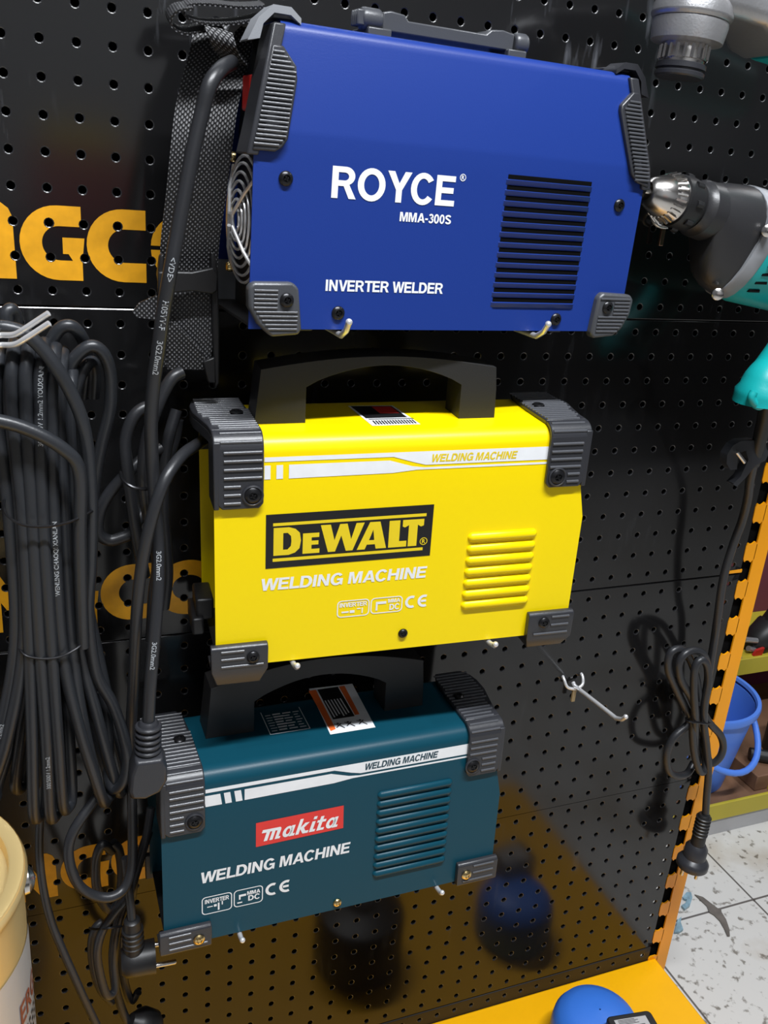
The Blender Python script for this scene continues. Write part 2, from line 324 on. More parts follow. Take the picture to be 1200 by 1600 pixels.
# ------------------------------------------------------------------ display rack with perforated boards
RX0, RX1 = -.3375, .7875
rack = thing('display_rack', 'black perforated display rack with orange slotted post and amber base deck', 'display rack', (.225, 0, FLOOR))
RO = (.225, 0, FLOOR)
P = .025
def pegboard(ztop, rows, pz):
    M = MB(); n = 12; ring = lambda rad: [(rad*math.cos(2*math.pi*k/n+math.pi/4), rad*math.sin(2*math.pi*k/n+math.pi/4)) for k in range(n)]; hole, h2, h2b, h3 = ring(.0039), ring(.0035), ring(.0031), ring(.0029)
    cols = round((RX1-RX0)/P); lip = []
    for j in range(rows):
        for i in range(cols):
            cx = RX0+(i+.5)*P; cz = ztop-(j+.5)*pz; hx, hz = P/2, pz/2
            eb = .0012 if j == rows-1 else 0; et = .0012 if j == 0 else 0
            sq = [(hx,hz-et),(hx/3,hz-et),(-hx/3,hz-et),(-hx,hz-et),(-hx,hz/3),(-hx,-hz/3),(-hx,-hz+eb),(-hx/3,-hz+eb),(hx/3,-hz+eb),(hx,-hz+eb),(hx,-hz/3),(hx,hz/3)]
            vs = [(cx+a, 0, cz+b) for a, b in sq]+[(cx+a, 0, cz+b) for a, b in hole]+[(cx+a, .00015, cz+b) for a, b in h2]+[(cx+a, .0004, cz+b) for a, b in h2b]+[(cx+a, .0009, cz+b) for a, b in h3]+[(cx+a, .0022, cz+b) for a, b in h3]
            # outer ring starts at 45 deg like the hole ring
            fs = []
            for k in range(n):
                lip += [0,1,1,0,0]; k2 = (k+1) % n; fs += [(q*n+k, q*n+k2, (q+1)*n+k2, (q+1)*n+k) for q in range(5)]
            M.add(vs, fs)
    zb = ztop-rows*pz
    for z, s in ((ztop-.0012, 1), (zb+.0012, -1)):          # folded long edges
        pr = [(0, 0), (.0004, .0006), (.0016, .0010), (.012, .0010)]
        vs = [];
        for y, dz in pr: vs += [(RX0, y, z+s*dz), (RX1, y, z+s*dz)]
        M.add(vs, [(2*k, 2*k+1, 2*k+3, 2*k+2) for k in range(3)])
    me = bpy.data.meshes.new('pegboard_panel'); me.from_pydata([(x-RO[0], y, z-RO[2]) for x, y, z in M.v], [], M.f); me.update(); me.polygons.foreach_set('material_index', lip+[0]*(len(M.f)-len(lip)))
    b = bmesh.new(); b.from_mesh(me)
    bmesh.ops.remove_doubles(b, verts=b.verts, dist=1e-6); bmesh.ops.recalc_face_normals(b, faces=b.faces)
    if sum(f.normal.y for f in b.faces if abs(f.normal.y) > .9) > 0: bmesh.ops.reverse_faces(b, faces=b.faces)
    b.to_mesh(me); b.free()
    o = finish(me, 'pegboard_panel', M_board, rack, ang=8); o.data.materials.append(M_lip); return o
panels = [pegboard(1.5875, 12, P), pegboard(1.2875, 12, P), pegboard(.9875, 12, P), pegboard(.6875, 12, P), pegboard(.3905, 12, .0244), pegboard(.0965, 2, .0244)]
panels[5].name = 'kick_strip'; panels[5].data.materials[0] = (mat('matt_black_steel', (.012,.009,.008), .55, bump=.1, bscale=300))
# amber lettering on the boards (one logo per board, low on the left)
def arc(cx, cy, rx, ry, a0, a1, n=18): return [(cx+rx*math.cos(math.radians(a0+(a1-a0)*k/n)), cy+ry*math.sin(math.radians(a0+(a1-a0)*k/n))) for k in range(n+1)]
def logo(z0):
    H = .0548; t = .0148; P_ = []
    def C(x0, bar):
        R = H/2; wd = .0445; cx = x0+R
        o = [(x0+wd, H)]+arc(cx, R, R, R, 90, 270)+[(x0+wd, 0)]
        if bar: o += [(x0+wd, t), (x0+wd+.002, H*.58), (x0+wd-.014, H*.58), (x0+wd-.014, H*.36), (x0+wd-.010, H*.36), (x0+wd-.007, t)]+arc(cx+.001, R, R-t, R-t, 270, 90)+[(x0+wd, H-t)]
        else: o += [(x0+wd, t)]+arc(cx+.001, R, R-t, R-t, 270, 90)+[(x0+wd, H-t)]
        return o
    P_.append([(-.0445,0),(-.0445,H),(-.030,H),(-.0145,H*.45),(-.0145,H),(-.008,H),(-.003,H*.93),(-.0005,H*.82),(0,0),(-.0135,0),(-.030,H*.52),(-.030,0)])   # N
    P_.append([(-.0625,0),(-.0625,H),(-.0485,H),(-.0485,0)])                                                                       # I
    P_.append(C(.0035, True)); P_.append(C(.0515, False))
    R = H/2; cx = .1015+R; g = .0016
    P_.append(arc(cx, R+g, R*1.06, R-g, 0, 180)+arc(cx, R+g, R*1.06-t, R-t-g, 180, 0)); P_.append(arc(cx, R-g, R*1.06, R-g, 180, 360)+arc(cx, R-g, R*1.06-t, R-t-g, 360, 180))
    me = flat(P_, .00012)
    o = bpy.data.objects.new('t', me); COL.objects.link(o)
    for v in me.vertices: v.co = (v.co.x, v.co.z-.00025, v.co.y+z0)
    K = MB()
    for i in range(-3, 7):
        for j in range(-6, 60):
            z = 1.2-P*j
            if z0-.004 < z < z0+H+.004: K.cyl((P*i, -.01, z), (P*i, .01, z), .0039, 12)
    k = K.build('k', M_dark); md = o.modifiers.new('b', 'BOOLEAN'); md.operation = 'DIFFERENCE'; md.object = k; md.solver = 'EXACT'
    me2 = bpy.data.meshes.new_from_object(o.evaluated_get(bpy.context.evaluated_depsgraph_get()))
    bpy.data.objects.remove(o); bpy.data.objects.remove(k)
    for v in me2.vertices: v.co -= Vector(RO)
    me2.materials.clear()
    return me2
for pn, z0 in ((panels[1], 1.0080), (panels[2], .7080), (panels[3], .4080)):
    l = finish(logo(z0), 'brand_lettering', M_goldlet, pn); l['label'] = 'amber brand lettering'
# posts with slots
def post(x0, x1, sign):
    M = MB(); zt = 1.62; zb = FLOOR; xr = x0+.0155
    M.box(xr, x1, -.001, .001, zb, zt)
    zz = .0905; e = .0000
    M.prism([(x0,zb),(xr+.001,zb),(xr+.001,zz-.0155),(xr-.004,zz-.0125),(x0+.004,zz-.0125),(x0,zz-.0155)], -.001, .001, 'y')
    while zz < zt-.03:
        lo, hi = zz+.0155, zz+.05-.0155
        M.prism([(xr+.001,lo),(xr-.0035,lo-.0042),(xr-.0075,lo-.0012),(x0+.0045,lo-.0012),(x0+.0025,lo-.003),(x0,lo+.001),(x0,hi-.001),(x0+.0025,hi+.003),(x0+.0045,hi+.0012),(xr-.0075,hi+.0012),(xr-.0035,hi+.0042),(xr+.001,hi)], -.001, .001, 'y'); zz += .05
    M.box(x1-.0018, x1, 0, .045, zb, zt)
    return M.build('upright_post', M_orange, rack, RO)
p = post(.787, .822, 1); p['label'] = 'orange slotted post'
q = MB().box(.789, .820, .006, .010, FLOOR, 1.61).build('slot_shade_sheet', M_dark, rack, RO)  # dark sheet standing in for the shade behind the post slots
post(-.3725, -.3375, 1)
MB().box(RX0, RX1, .030, .034, FLOOR, 1.6).build('back_sheet', M_dark, rack, RO)  # rack backing, near black in place of the shaded void behind the holes
D = MB().box(-.37, .8, -.42, .0, .058, .0725).box(-.37, .8, -.42, -.408, FLOOR, .058).box(.788, .8, -.408, 0, FLOOR, .058)
D.build('base_deck', M_deck, rack, RO, bevel=.002)
MB().prism([(-.028,0),(0,0),(0,.004),(-.028,.003)], -.001, .001, 'y').build('post_tab', M_orange, rack, (RO[0]-.789, 0, RO[2]-.6895))

# ------------------------------------------------------------------ welding machines
def pose(yaw, pitch, roll): return (Matrix.Rotation(yaw,4,'Z') @ Matrix.Rotation(pitch,4,'X') @ Matrix.Rotation(roll,4,'Y'))
class Dev:                                # local millimetres: u along the face, w depth behind it, v up
    def __init__(s, name, label, O, ang, base):
        s.R = pose(*ang); s.base = base
        loc = Vector(O) + s.R.to_3x3() @ (Vector(base)/1000)
        s.root = thing(name, label, 'welding machine', loc, s.R.to_euler()); s.O = Vector(O)
        bpy.context.view_layer.update()
    def put(s, M, name, m, bevel=0, parent=None, ang=38, seg=2):
        return M.build(name, m, parent or s.root, s.base, .001, bevel/1000, ang, seg)
    def inv(s, p):                       # world -> local mm
        return s.R.to_3x3().transposed() @ (Vector(p)-s.O)*1000
    def text(s, body, u0, u1, v0, v1, m, name='lettering', bold=.02, shear=0, w_=-.35, spacing=1.0, parent=None):
        return s.put(on_face(join_flat(letters(body, u0, u1, v0, v1, shear)), w_), name, m, parent=parent)
    def shape(s, polys, m, name, w_=-.35, parent=None):
        return s.put(on_face(join_flat([flat(polys)]), w_), name, m, parent=parent)
def screw(dev, u, v, r=4.6, w_=-.2, m=M_screw, parent=None, ring=True, name='screw'):
    M = MB(); M.lathe([(r,0),(r,.9),(r*.82,2.0),(r*.5,2.5),(r*.42,1.2),(.01,1.1)], (u, w_, v), (0,-1,0), 20, cap1=False)
    for k in range(2):
        a = math.pi*k/2+.4; d = Vector((math.cos(a),0,math.sin(a)))*r*.36; n = Vector((-math.sin(a),0,math.cos(a)))*.5
        c = Vector((u, w_-1.75, v)); e = Vector((0,-.5,0))
        M.add([c-d-n,c+d-n,c+d+n,c-d+n,c-d-n+e,c+d-n+e,c+d+n+e,c-d+n+e],[(0,1,2,3),(4,5,6,7),(0,1,5,4),(1,2,6,5),(2,3,7,6),(3,0,4,7)])
    return dev.put(M, name, m, parent=parent)
def bead(M, u0, u1, c0, c1, r, up=None, wide=1.0):
    # half-round bar along u; up=None: on a front face (c0 = w, c1 = v); up=True: on a top face
    pr_ = [(r*wide*math.cos(math.radians(a)), r*math.sin(math.radians(a))) for a in (-8,25,58,90,122,155,188)]
    if up: q = [(c0+a, c1+b) for a, b in pr_]
    else: q = [(c0-b, c1+a) for a, b in pr_]
    return M.prism(q, u0, u1, 'x')
def ce_mark(dev, u0, v0, h, m):
    R = h/2; t = h*.2
    def C(cx): return arc(cx, v0+R, R, R, 65, 295, 20)+arc(cx, v0+R, R-t, R-t, 295, 65, 20)
    polys = [C(u0+R), C(u0+R+h*.95), [(u0+R*.5+h*.95,v0+R-t*.45),(u0+R*1.3+h*.95,v0+R-t*.45),(u0+R*1.3+h*.95,v0+R+t*.45),(u0+R*.5+h*.95,v0+R+t*.45)]]
    Ms = [flat([pp]) for pp in polys]
    return dev.put(on_face(join_flat(Ms), -.35), 'ce_mark', m)
def icon(dev, u0, u1, v0, v1, lines, m, pict):
    ms = [flat([rrect(u0,u1,v0,v1,3.6), rrect(u0+.9,u1-.9,v0+.9,v1-.9,2.9)])]
    for body, a, b, c, d in lines: ms += letters(body, a, b, c, d)
    for pp in pict: ms.append(flat([pp]))
    return dev.put(on_face(join_flat(ms), -.35), 'rating_icon', m)

def rc(x0, x1, y0, y1): return [(x0,y0),(x1,y0),(x1,y1),(x0,y1)]
def cover_shell(dev, L, vb, T, D, r, m, kink=None):
    # sheet bent over the top: front, rounded corner, top, rounded corner, back
    prof = [(0,vb),(0,3),(0,30)]+[(r-r*math.cos(math.radians(a)), T-r+r*math.sin(math.radians(a))) for a in range(0,91,10)]+[(D-r+r*math.sin(math.radians(a)), T-r+r*math.cos(math.radians(a))) for a in range(0,91,10)]+[(D,30),(D,3),(D,vb)]
    M = MB(); n = len(prof)
    inn = [(w_+(1.2 if w_ < D/2 else -1.2), v-(1.2 if v > T-r-1 else 0)) for w_, v in prof]
    def us(v): return (0, L) if not kink else (0, L+kink(v))
    # front face gets an extra row at the kink
    rows = []
    for (w_, v) in prof: a, b = us(v); rows += [(a,w_,v),(b,w_,v)]
    for (w_, v) in inn: a, b = us(v); rows += [(a,w_,v),(b,w_,v)]
    fs = []
    for k in range(n-1):
        fs.append((2*k,2*k+1,2*k+3,2*k+2)); q = 2*n; fs.append((q+2*k,q+2*k+2,q+2*k+3,q+2*k+1))
        fs += [(2*k, 2*k+2, q+2*k+2, q+2*k), (2*k+1, q+2*k+1, q+2*k+3, 2*k+3)]
    fs += [(0, 2*n, 2*n+1, 1), (2*n-2, 2*n-1, 4*n-1, 4*n-2)]
    M.add(rows, fs)
    return dev.put(M, 'cover', m, ang=60)
def handle(dev, ua, ub, la, lb, w0, w1, T, hin, hout):
    # arched carrying handle: two legs joined by a shallow arch
    n = 14; out = []; mid = (ua+ub)/2
    o = [(ua-3,T),(ua,T+hin*.75)]
    for k in range(n+1):
        t = k/n; o.append((ua+2+(ub-ua-4)*t, T+hin*1.12+(hout-hin*1.12)*math.sin(math.pi*(.12+.76*t))))
    o += [(ub,T+hin*.75),(ub+1,T),(ub-lb,T)]
    for k in range(n+1):
        t = 1-k/n; o.append((ua+la+(ub-lb-ua-la)*t, T+hin*.86+(hin*1.36-hin*.86)*math.sin(math.pi*t)**.8))
    o += [(ua+la,T)]
    # build as strips so the concave outline is safe
    M = MB()
    me = flat([o], (w1-w0)/2)
    M.add([(v.co.x, v.co.z+(w0+w1)/2, v.co.y) for v in me.vertices], [tuple(p.vertices) for p in me.polygons])
    vs = M.v; 
    b = MB(); b.v = vs; b.f = M.f
    me = bpy.data.meshes.new('handle'); me.from_pydata([((x-dev.base[0])/1000,(y-dev.base[1])/1000,(z-dev.base[2])/1000) for x,y,z in vs], [], M.f); me.update()
    bm = bmesh.new(); bm.from_mesh(me); bmesh.ops.remove_doubles(bm, verts=bm.verts, dist=1e-6); bmesh.ops.recalc_face_normals(bm, faces=bm.faces); bm.to_mesh(me); bm.free()
    return finish(me, 'handle', M_hand, dev.root, .003, 38, 3)
def top_guard(dev, side, L, T, D, vlow, scr, m=M_guard):
    # ribbed corner guard folded over the top corner; side 0 = left end, 1 = right end
    f = (lambda u: u) if side == 0 else (lambda u: L-u)
    M = MB(); th = 4.2
    M.prism([(f(2),vlow+4),(f(6),vlow),(f(33),vlow),(f(36.5),vlow+4),(f(36.5),T-6),(f(2),T-6)], -th, 0, 'y')
    # rounded shoulder
    prof = [( -th, T-8)]+[(9-(9+th)*math.cos(math.radians(a)), T-8+(8+th)*math.sin(math.radians(a))) for a in range(10,91,16)]
    inner = [(0,T-8)]+[(9-9*math.cos(math.radians(a)), T-8+8*math.sin(math.radians(a))) for a in range(10,91,16)]
    n = len(prof); u0, u1 = (-.5, 36.5) if side == 0 else (L-36.5, L+.5)
    vs = [(u0,)+q for q in prof]+[(u1,)+q for q in prof]+[(u0,)+q for q in inner]+[(u1,)+q for q in inner]; fs = []
    for k in range(n-1): fs += [(k,k+1,n+k+1,n+k),(2*n+k,3*n+k,3*n+k+1,2*n+k+1),(k,2*n+k,2*n+k+1,k+1),(n+k,n+k+1,3*n+k+1,3*n+k)]
    fs += [(0,n,3*n,2*n),(n-1,3*n-1,4*n-1,2*n-1)]
    M.add(vs, fs)
    # top plate, flaring outwards at the rear
    pr_ = MB().box(min(f(0),f(25)), max(f(0),f(25)), D-5, D-1.6, 44, T-2); dev.put(pr_, 'rear_guard', m)
    pl = [(-.5,9),(-1.5,22),(-5,40),(-9,58),(-9.5,76),(-7,88),(0,D-2),(28,D-2),(33,84),(35.5,50),(36.5,9)]
    pl = [(f(a), b) for a, b in pl]
    M.prism(pl, T, T+th, 'z')
    # hanging lip at the end
    lip = [(-.5,9),(-1.5,22),(-5,40),(-9,58),(-9.5,76),(-7,88),(-4,88),(-6.5,76),(-6,58),(-2,40),(3,22),(5,9)]
    M.prism([(f(a), b) for a, b in lip], T-9, T+.1, 'z')
    M.prism([(f(-.4),-th+.01),(f(-.4),9),(f(5),9),(f(5),-th+.01)], T-16, T-2, 'z')
    # end flange going down along the face edge
    M.prism([(f(-.6),-th),(f(3.5),-th),(f(3.5),26),(f(-.6),26)], vlow, T-2, 'z')
    g = dev.put(M, 'corner_guard', m, bevel=1.0)
    R = MB()
    v = vlow+5
    while v < T-9:
        near = scr and abs(v-scr[1]) < 8.5
        a, b = (7, 35) if not near else ((7, scr[0]-9) if side == 0 else (7, L-scr[0]-9))
        bead(R, min(f(a),f(b)), max(f(a),f(b)), -th, v, 1.25); v += 6.6
    dev.put(R, 'front_ribs', M_rib, parent=g, ang=80)
    R = MB()
    for a_ in (28, 62):
        ca, sa = math.cos(math.radians(a_)), math.sin(math.radians(a_))
        w_, v = 9-(9+th)*ca, T-8+(8+th)*sa
        M3 = MB(); bead(M3, min(f(5),f(35)), max(f(5),f(35)), 0, 0, 1.2)
        rot = Matrix.Rotation(math.radians(-a_), 4, 'X'); R.add([rot @ Vector(p_)+Vector((0, w_, v)) for p_ in M3.v], M3.f)
    w_ = 11
    while w_ < D-5:
        fl = 3.5 if w_ < 20 else (-.5 if w_ < 38 else (-5 if w_ < 54 else -7))
        bead(R, min(f(fl+2),f(35 if w_ < 60 else 32)), max(f(fl+2),f(35 if w_ < 60 else 32)), w_, T+th, 1.15, True); w_ += 5.4
    dev.put(R, 'top_ribs', M_rib, parent=g, ang=80)
    if scr: dev.put(MB().lathe([(8.2,0),(8.2,1.4),(7.2,2.0),(6.4,1.4)], (scr[0],-th+.3,scr[1]), (0,-1,0), 24, cap1=False), 'screw_boss', m, parent=g)
    if scr:
        S = screw(dev, scr[0], scr[1], 6.3, -th-.2, M_screw, parent=g)
    S = MB(); S.lathe([(5.5,0),(5.5,1.2),(4.2,2.4),(2.2,2.6),(2,1.5),(.01,1.4)], (f(24), 50, T+th), (0,0,1), 18, cap1=False); dev.put(S, 'screw', M_screw, parent=g)
    return g
def foot_guard(dev, u0, u1, vb, vt, scr, side, bm_screw, nr=3, drop=11):
    M = MB(); th = 6
    prof = [(-th,vt-2),(-th+2,vt),(6,vt),(6,vb),(14,vb-drop),(6,vb-drop),(-th+6,vb-drop*.95),(-th,vb)]
    prof2 = [(-th,vt-2),(-th+2,vt),(0,vt),(0,vb+.5),(20,vb+.5),(20,vb-drop),(-th+4+drop*.22,vb-drop),(-th,vb-1)]
    ins = 5
    a, b = (u0, u1)
    vs = []
    n = len(prof2)
    for u, dv in ((a,0),(b,0)):
        for (w_, v) in prof2:
            uu = u+(ins if u == a else -ins) if v < vb-2 else u
            vs.append((uu, w_, v))
    # end faces split as convex pieces, sides as quads
    fs = [(k,(k+1) % n,n+(k+1) % n,n+k) for k in range(n)]+[(0,1,2,3),(0,3,6,7),(3,4,5,6),(n,n+1,n+2,n+3),(n,n+3,n+6,n+7),(n+3,n+4,n+5,n+6)]
    M.add(vs, fs)
    g = dev.put(M, 'corner_foot', M_guard, bevel=.9)
    R = MB(); st = (vt-vb-8)/max(1, nr-1)
    for k in range(nr):
        v = vb+3.5+st*k
        if side == 0: a, b = u0+8, (scr[0]-7 if k > 0 else u1-4)
        else: a, b = (scr[0]+7 if k > 0 else u0+6), u1-5
        bead(R, a, b, -th, v, 1.15)
    dev.put(R, 'grip_ribs', M_rib, parent=g, ang=80)
    screw(dev, scr[0], scr[1], 5.2, -th-.2, bm_screw, parent=g)
    return g
def end_panels(dev, L, vb, T, D, inset):
    dev.put(MB().box(inset, inset+3, 1.5, D-1.5, vb+1, T-1.5), 'rear_panel', M_blk)
    M = MB().box(L-16, L-13, 1.5, D-1.5, vb+1, T-1.5)
    for v in (vb+30, vb+30+0): 
        for w_ in (30, 70): M.lathe([(11,0),(11,10),(8,12)], (L-14, w_, v), (1,0,0), 18)
    M.lathe([(9,0),(8,10)], (L-14, 50, T-40), (1,0,0), 18)
    dev.put(M, 'front_panel', M_blk)
    dev.put(MB().box(2, L-8, 1.5, D-1.5, vb, vb+1.5), 'bottom_pan', M_blk)

def compact_welder(name, label, O, ang, L, vb, m, cfg):
    T, D = 83, 100
    dev = Dev(name, label, O, ang, (L/2, D/2, vb-cfg['drop']))
    kk = lambda v: 0 if v <= 3 else (-(v-3)/27*6 if v < 30 else -6)
    cov = cover_shell(dev, L, vb, T, D, 13, m, kk)
    end_panels(dev, L, vb, T, D, 26)
    handle(dev, *cfg['handle'])
    top_guard(dev, 0, L, T, D, 28.5, cfg['s_ul']); top_guard(dev, 1, L-5, T, D, 32.5, cfg['s_ur'])
    foot_guard(dev, -4.5, 41, vb, vb+21.5, cfg['s_ll'], 0, cfg['screw'], 3, cfg['drop'])
    foot_guard(dev, L-41, L+3, vb, vb+24, cfg['s_lr'], 1, cfg['screw'], 3, cfg['drop']*.75)
    for w_a in (0,):        # rear-side feet and guards mirror the front ones at the far sheet
        dev.put(MB().box(-4.5, 41, D, D+6, vb-7, vb+21), 'rear_foot', M_guard, bevel=1); dev.put(MB().box(L-41, L+3, D, D+6, vb-7, vb+21), 'rear_foot', M_guard, bevel=1)
    screw(dev, *cfg['s_mid'], 4.2, -.2, cfg['screw'])
    # pressed vent ribs
    u0, u1, v0, v1, n = cfg['vent']
    M = MB(); pitch = (v1-v0)/n
    for k in range(n):
        vc = v0+pitch*(k+.5); h = pitch*.40
        M.lathe([(.05,0),(h*.6,1.0),(h,3.5),(h,u1-u0-3.5),(h*.6,u1-u0-1),(.05,u1-u0)], (u0, .4, vc), (1,0,0), 12, ref=(0,0,1), sq=.95)
    dev.put(M, 'vent_louvres', m, ang=60)
    # stripe
    e = cfg['stripe_end']
    A = [(37.5,67.4),(e,67.4),(e,56.2),(cfg['z1']+5,56.2),(cfg['z1']-4,58.5),(cfg['z0'],63.8),(37.5,63.8)]
    B = [(cfg['ticks'][-1],61),(cfg['z0']-3,61),(cfg['z1']-6,55.5),(cfg['z1']+4,54.2),(e,54.2),(e,52.4),(cfg['z1']-2,52.4),(cfg['z0'],50.6),(cfg['ticks'][-1],50)]
    polys = [A, B]; tk = cfg['ticks']; sl = cfg['slant']
    for a, b in zip(tk[0:-1:2], tk[1:-1:2]): polys.append([(a,61),(b,61),(b+sl,50),(a+sl,50)])
    dev.put(on_face(join_flat([flat([q]) for q in polys]), -.3), 'stripe', M_white)
    dev.text('WELDING MACHINE', *cfg['wm'], cfg['wmcol'], bold=.012, shear=.22, w_=-.5)
    dev.text('WELDING MACHINE', *cfg['title'], M_white, bold=.035, shear=cfg.get('tshear', .12))
    ce_mark(dev, *cfg['ce'], M_white)
    for i in cfg['icons']: icon(dev, *i)
    return dev

# --- yellow machine
Ld = 312
dw = compact_welder('welding_machine', 'yellow welding machine with black arched handle, middle of the three hung machines', (.1268,-.13,.833), (-.0692,.0176,-.0229), Ld, -109, M_yel, dict(
    handle=(38, 234, 37, 31, 33, 64, 83, 33, 52), s_ul=(28.2,39.4), s_ur=(280,42.2), s_ll=(28.7,-98.5), s_lr=(286,-94.3), s_mid=(156.6,-94), screw=M_screw, drop=18,
    vent=(207,270.5,-78,-4,7), stripe_end=275, z0=138, z1=160, ticks=[37.5,42,46.5,51.5,56], slant=0, wm=(170,243.5,58.4,64.8), wmcol=M_ylwprint,
    title=(36,173.6,-43,-32.6), ce=(156.5,-70.5,11.6),
    icons=[(98,125.5,-73.5,-58,[('INVERTER',100.2,123.3,-64.2,-60.2)],M_white,[rc(102,108,-69.5,-68),rc(109,113,-70,-67.5),rc(115,118,-67,-66),rc(119,120,-71,-66)]),
           (126.5,154.2,-72.8,-58,[('MMA',141.5,152,-63.6,-60.2),('DC',143,151.5,-70.5,-65)],M_white,[rc(131,140,-64.2,-61.8),rc(131,132.6,-70,-64.2)])]))
# its logo
lg = dw.shape([[(39,21.4),(175,22.2),(175,-23),(39,-24)]], M_blkprint, 'logo_plate', -.3)
lt = []
lt.append(flat([[(44.5,14.2),(169,15),(169,12.4),(44.5,11.7)]])); lt.append(flat([[(44.5,-15.6),(168,-15),(168,-17.6),(44.5,-18.3)]]))
b0, h = -13.2, 23.4
def LT(polys): lt.append(flat([[(x, b0+y*h) for x, y in q] for q in polys]))
LT([[(45,0),(45,1),(57,1),(62,.93),(65.5,.78),(66.5,.5),(65.5,.22),(62,.07),(57,0)], [(52.5,.20),(52.5,.80),(56,.80),(58.6,.68),(59,.5),(58.6,.32),(56,.20)]])
LT([[(68,0),(68,.74),(81,.74),(81,.58),(75,.58),(75,.46),(80.5,.46),(80.5,.31),(75,.31),(75,.16),(81.5,.16),(81.5,0)]])
LT([[(82,1),(90,1),(93.4,.42),(97.5,1),(103.5,1),(107,.42),(110.8,1),(117.5,1),(108.5,0),(103,0),(98.8,.58),(94.2,0),(88.5,0)]])
LT([[(112,0),(122,1),(130.5,1),(136.5,0),(127.8,0),(126.9,.17),(120.2,.17),(118.6,0)], [(121.8,.33),(126.2,.33),(125,.72)]])
LT([[(138.2,0),(138.2,1),(147.2,1),(147.2,.22),(153.5,.22),(153.5,0)]])
LT([[(149.5,1),(149.5,.76),(151.5,.72),(154.8,.80),(154.8,0),(162.3,0),(162.3,.80),(165,.72),(167.5,.76),(167.5,1)]])
R_ = 3.3; cx, cy = 168.3, -9.6
lt.append(flat([arc(cx,cy,R_,R_,0,350,24), arc(cx,cy,R_-.6,R_-.6,0,350,24)])); lt.append(fit_box(glyphs('R',.02), cx-1.3, cx+1.5, cy-1.8, cy+1.8))
dw.put(on_face(join_flat(lt), -.55), 'logo_lettering', M_ylwprint, parent=lg)
# top sticker
T_ = 83
def top_patch(dev, polys, m, name, up=.3, parent=None):
    M = join_flat([flat([q]) for q in polys]); M.v = [(x, y, 83+up) for x, y, z in M.v]; return dev.put(M, name, m, parent=parent)
st = top_patch(dw, [[(121,78),(160,76),(165.5,20),(125.5,19.5)]], M_white, 'sticker')
bars = [[(127.5,36),(165,35),(165,37.2),(127.3,38.2)]]+[rc(129+2.35*k, 130.4+2.35*k, 22.5, 33) for k in range(15)]
top_patch(dw, bars+[[(123,76),(158,74),(161,40),(126,40)]], M_blkprint, 'sticker_print', .45, st)
top_patch(dw, [[(140,73),(156.5,72),(158,52),(141.5,52)]], M_redprint, 'sticker_red_panel', .6, st)

# --- teal machine
Lm = 325
mk = compact_welder('welding_machine', 'teal welding machine with red logo plate, lowest of the three hung machines', (.0847,-.13,.5396), (-.0047,-.0338,-.0077), Lm, -93, M_teal, dict(
    handle=(50, 257, 41, 39, 51, 82, 83, 36, 66), s_ul=(27.4,40.5), s_ur=(289.3,44.4), s_ll=(29.5,-84.5), s_lr=(293.7,-82), s_mid=(160.7,-84.8), screw=M_brass, drop=7,
    vent=(194.8,271.4,-66,33,10), stripe_end=286, z0=152, z1=172, ticks=[36,50,53,58.5,62,67.8,71], slant=1.5, wm=(181.4,253.6,58.6,65.4), wmcol=M_tealprint,
    title=(33,171,-29.4,-17.6), ce=(90.8,-59,13.6),
    icons=[(33.2,60.3,-64.4,-45,[('INVERTER',36,57.5,-52.6,-48)],M_white,[rc(38,43,-57,-56),rc(44,46.5,-57.5,-55),rc(47.5,49,-62,-54),rc(51,52,-57,-53)]),
           (61.8,88.5,-63.8,-45,[('MMA',74,86,-52.8,-48.6),('DC',75,85.6,-59.4,-53.6)],M_white,[rc(66.5,73,-53,-50.6),rc(66.5,68,-56,-53),rc(65,69.5,-60,-58.6)])]))
lg = mk.shape([[(81.3,23.6),(162.4,24.6),(163,-.3),(81.5,-2)]], M_redprint, 'logo_plate', -.3)
sh = .34
lt = letters('makita', 86.6, 158, 2.8, 17.6, .36, ITAL, .07)
mk.put(on_face(join_flat(lt), -.55), 'logo_lettering', M_white, parent=lg)
st = top_patch(mk, [[(160,110),(205,108),(200,27),(156,27)]], M_white, 'warning_label')
top_patch(mk, [[(158.5,106),(166,106),(163.5,34),(158,32)],[(190,106),(196,106),(193,52),(188.5,52)]], M_orprint, 'label_orange_bands', .45, st)
tx = [[(167.5,106),(189,106),(187.5,50),(166,50)]]
top_patch(mk, tx, M_blkprint, 'label_black_panel', .45, st)
top_patch(mk, [rc(168+3.1*k, 169.3+3.1*k, 53+(k % 3)*2, 84) for k in range(6)], M_white, 'label_text_lines', .6, st)
fig = []
for cx in (168, 178, 190): fig += [arc(cx, 42, 1.3, 1.3, 0, 330, 8), [(cx-3.5,36),(cx-2.6,35.4),(cx+3.4,41),(cx+2.6,42)], [(cx+.6,38),(cx+3.8,33),(cx+4.6,33.8),(cx+1.4,39)], [(cx-3.6,42),(cx-3.2,43),(cx,39.5),(cx-.6,38.8)]]
top_patch(mk, fig, M_blkprint, 'label_figures', .6, st)
lb = [rc(103.5,141.5,41.5,42.2), rc(103.5,104.2,41.5,80), rc(140.8,141.5,41.5,80)]
for k in range(7): lb += [rc(106.5, 111.5+(k % 2), 46+4.4*k, 47.2+4.4*k), rc(113.5, 121+(k % 3), 46+4.4*k, 48.2+4.4*k), rc(123, 131-(k % 2)*2, 46+4.4*k, 47.8+4.4*k), rc(133, 139-(k % 3), 46+4.4*k, 47.4+4.4*k)]
top_patch(mk, lb, M_white, 'rating_plate_print')

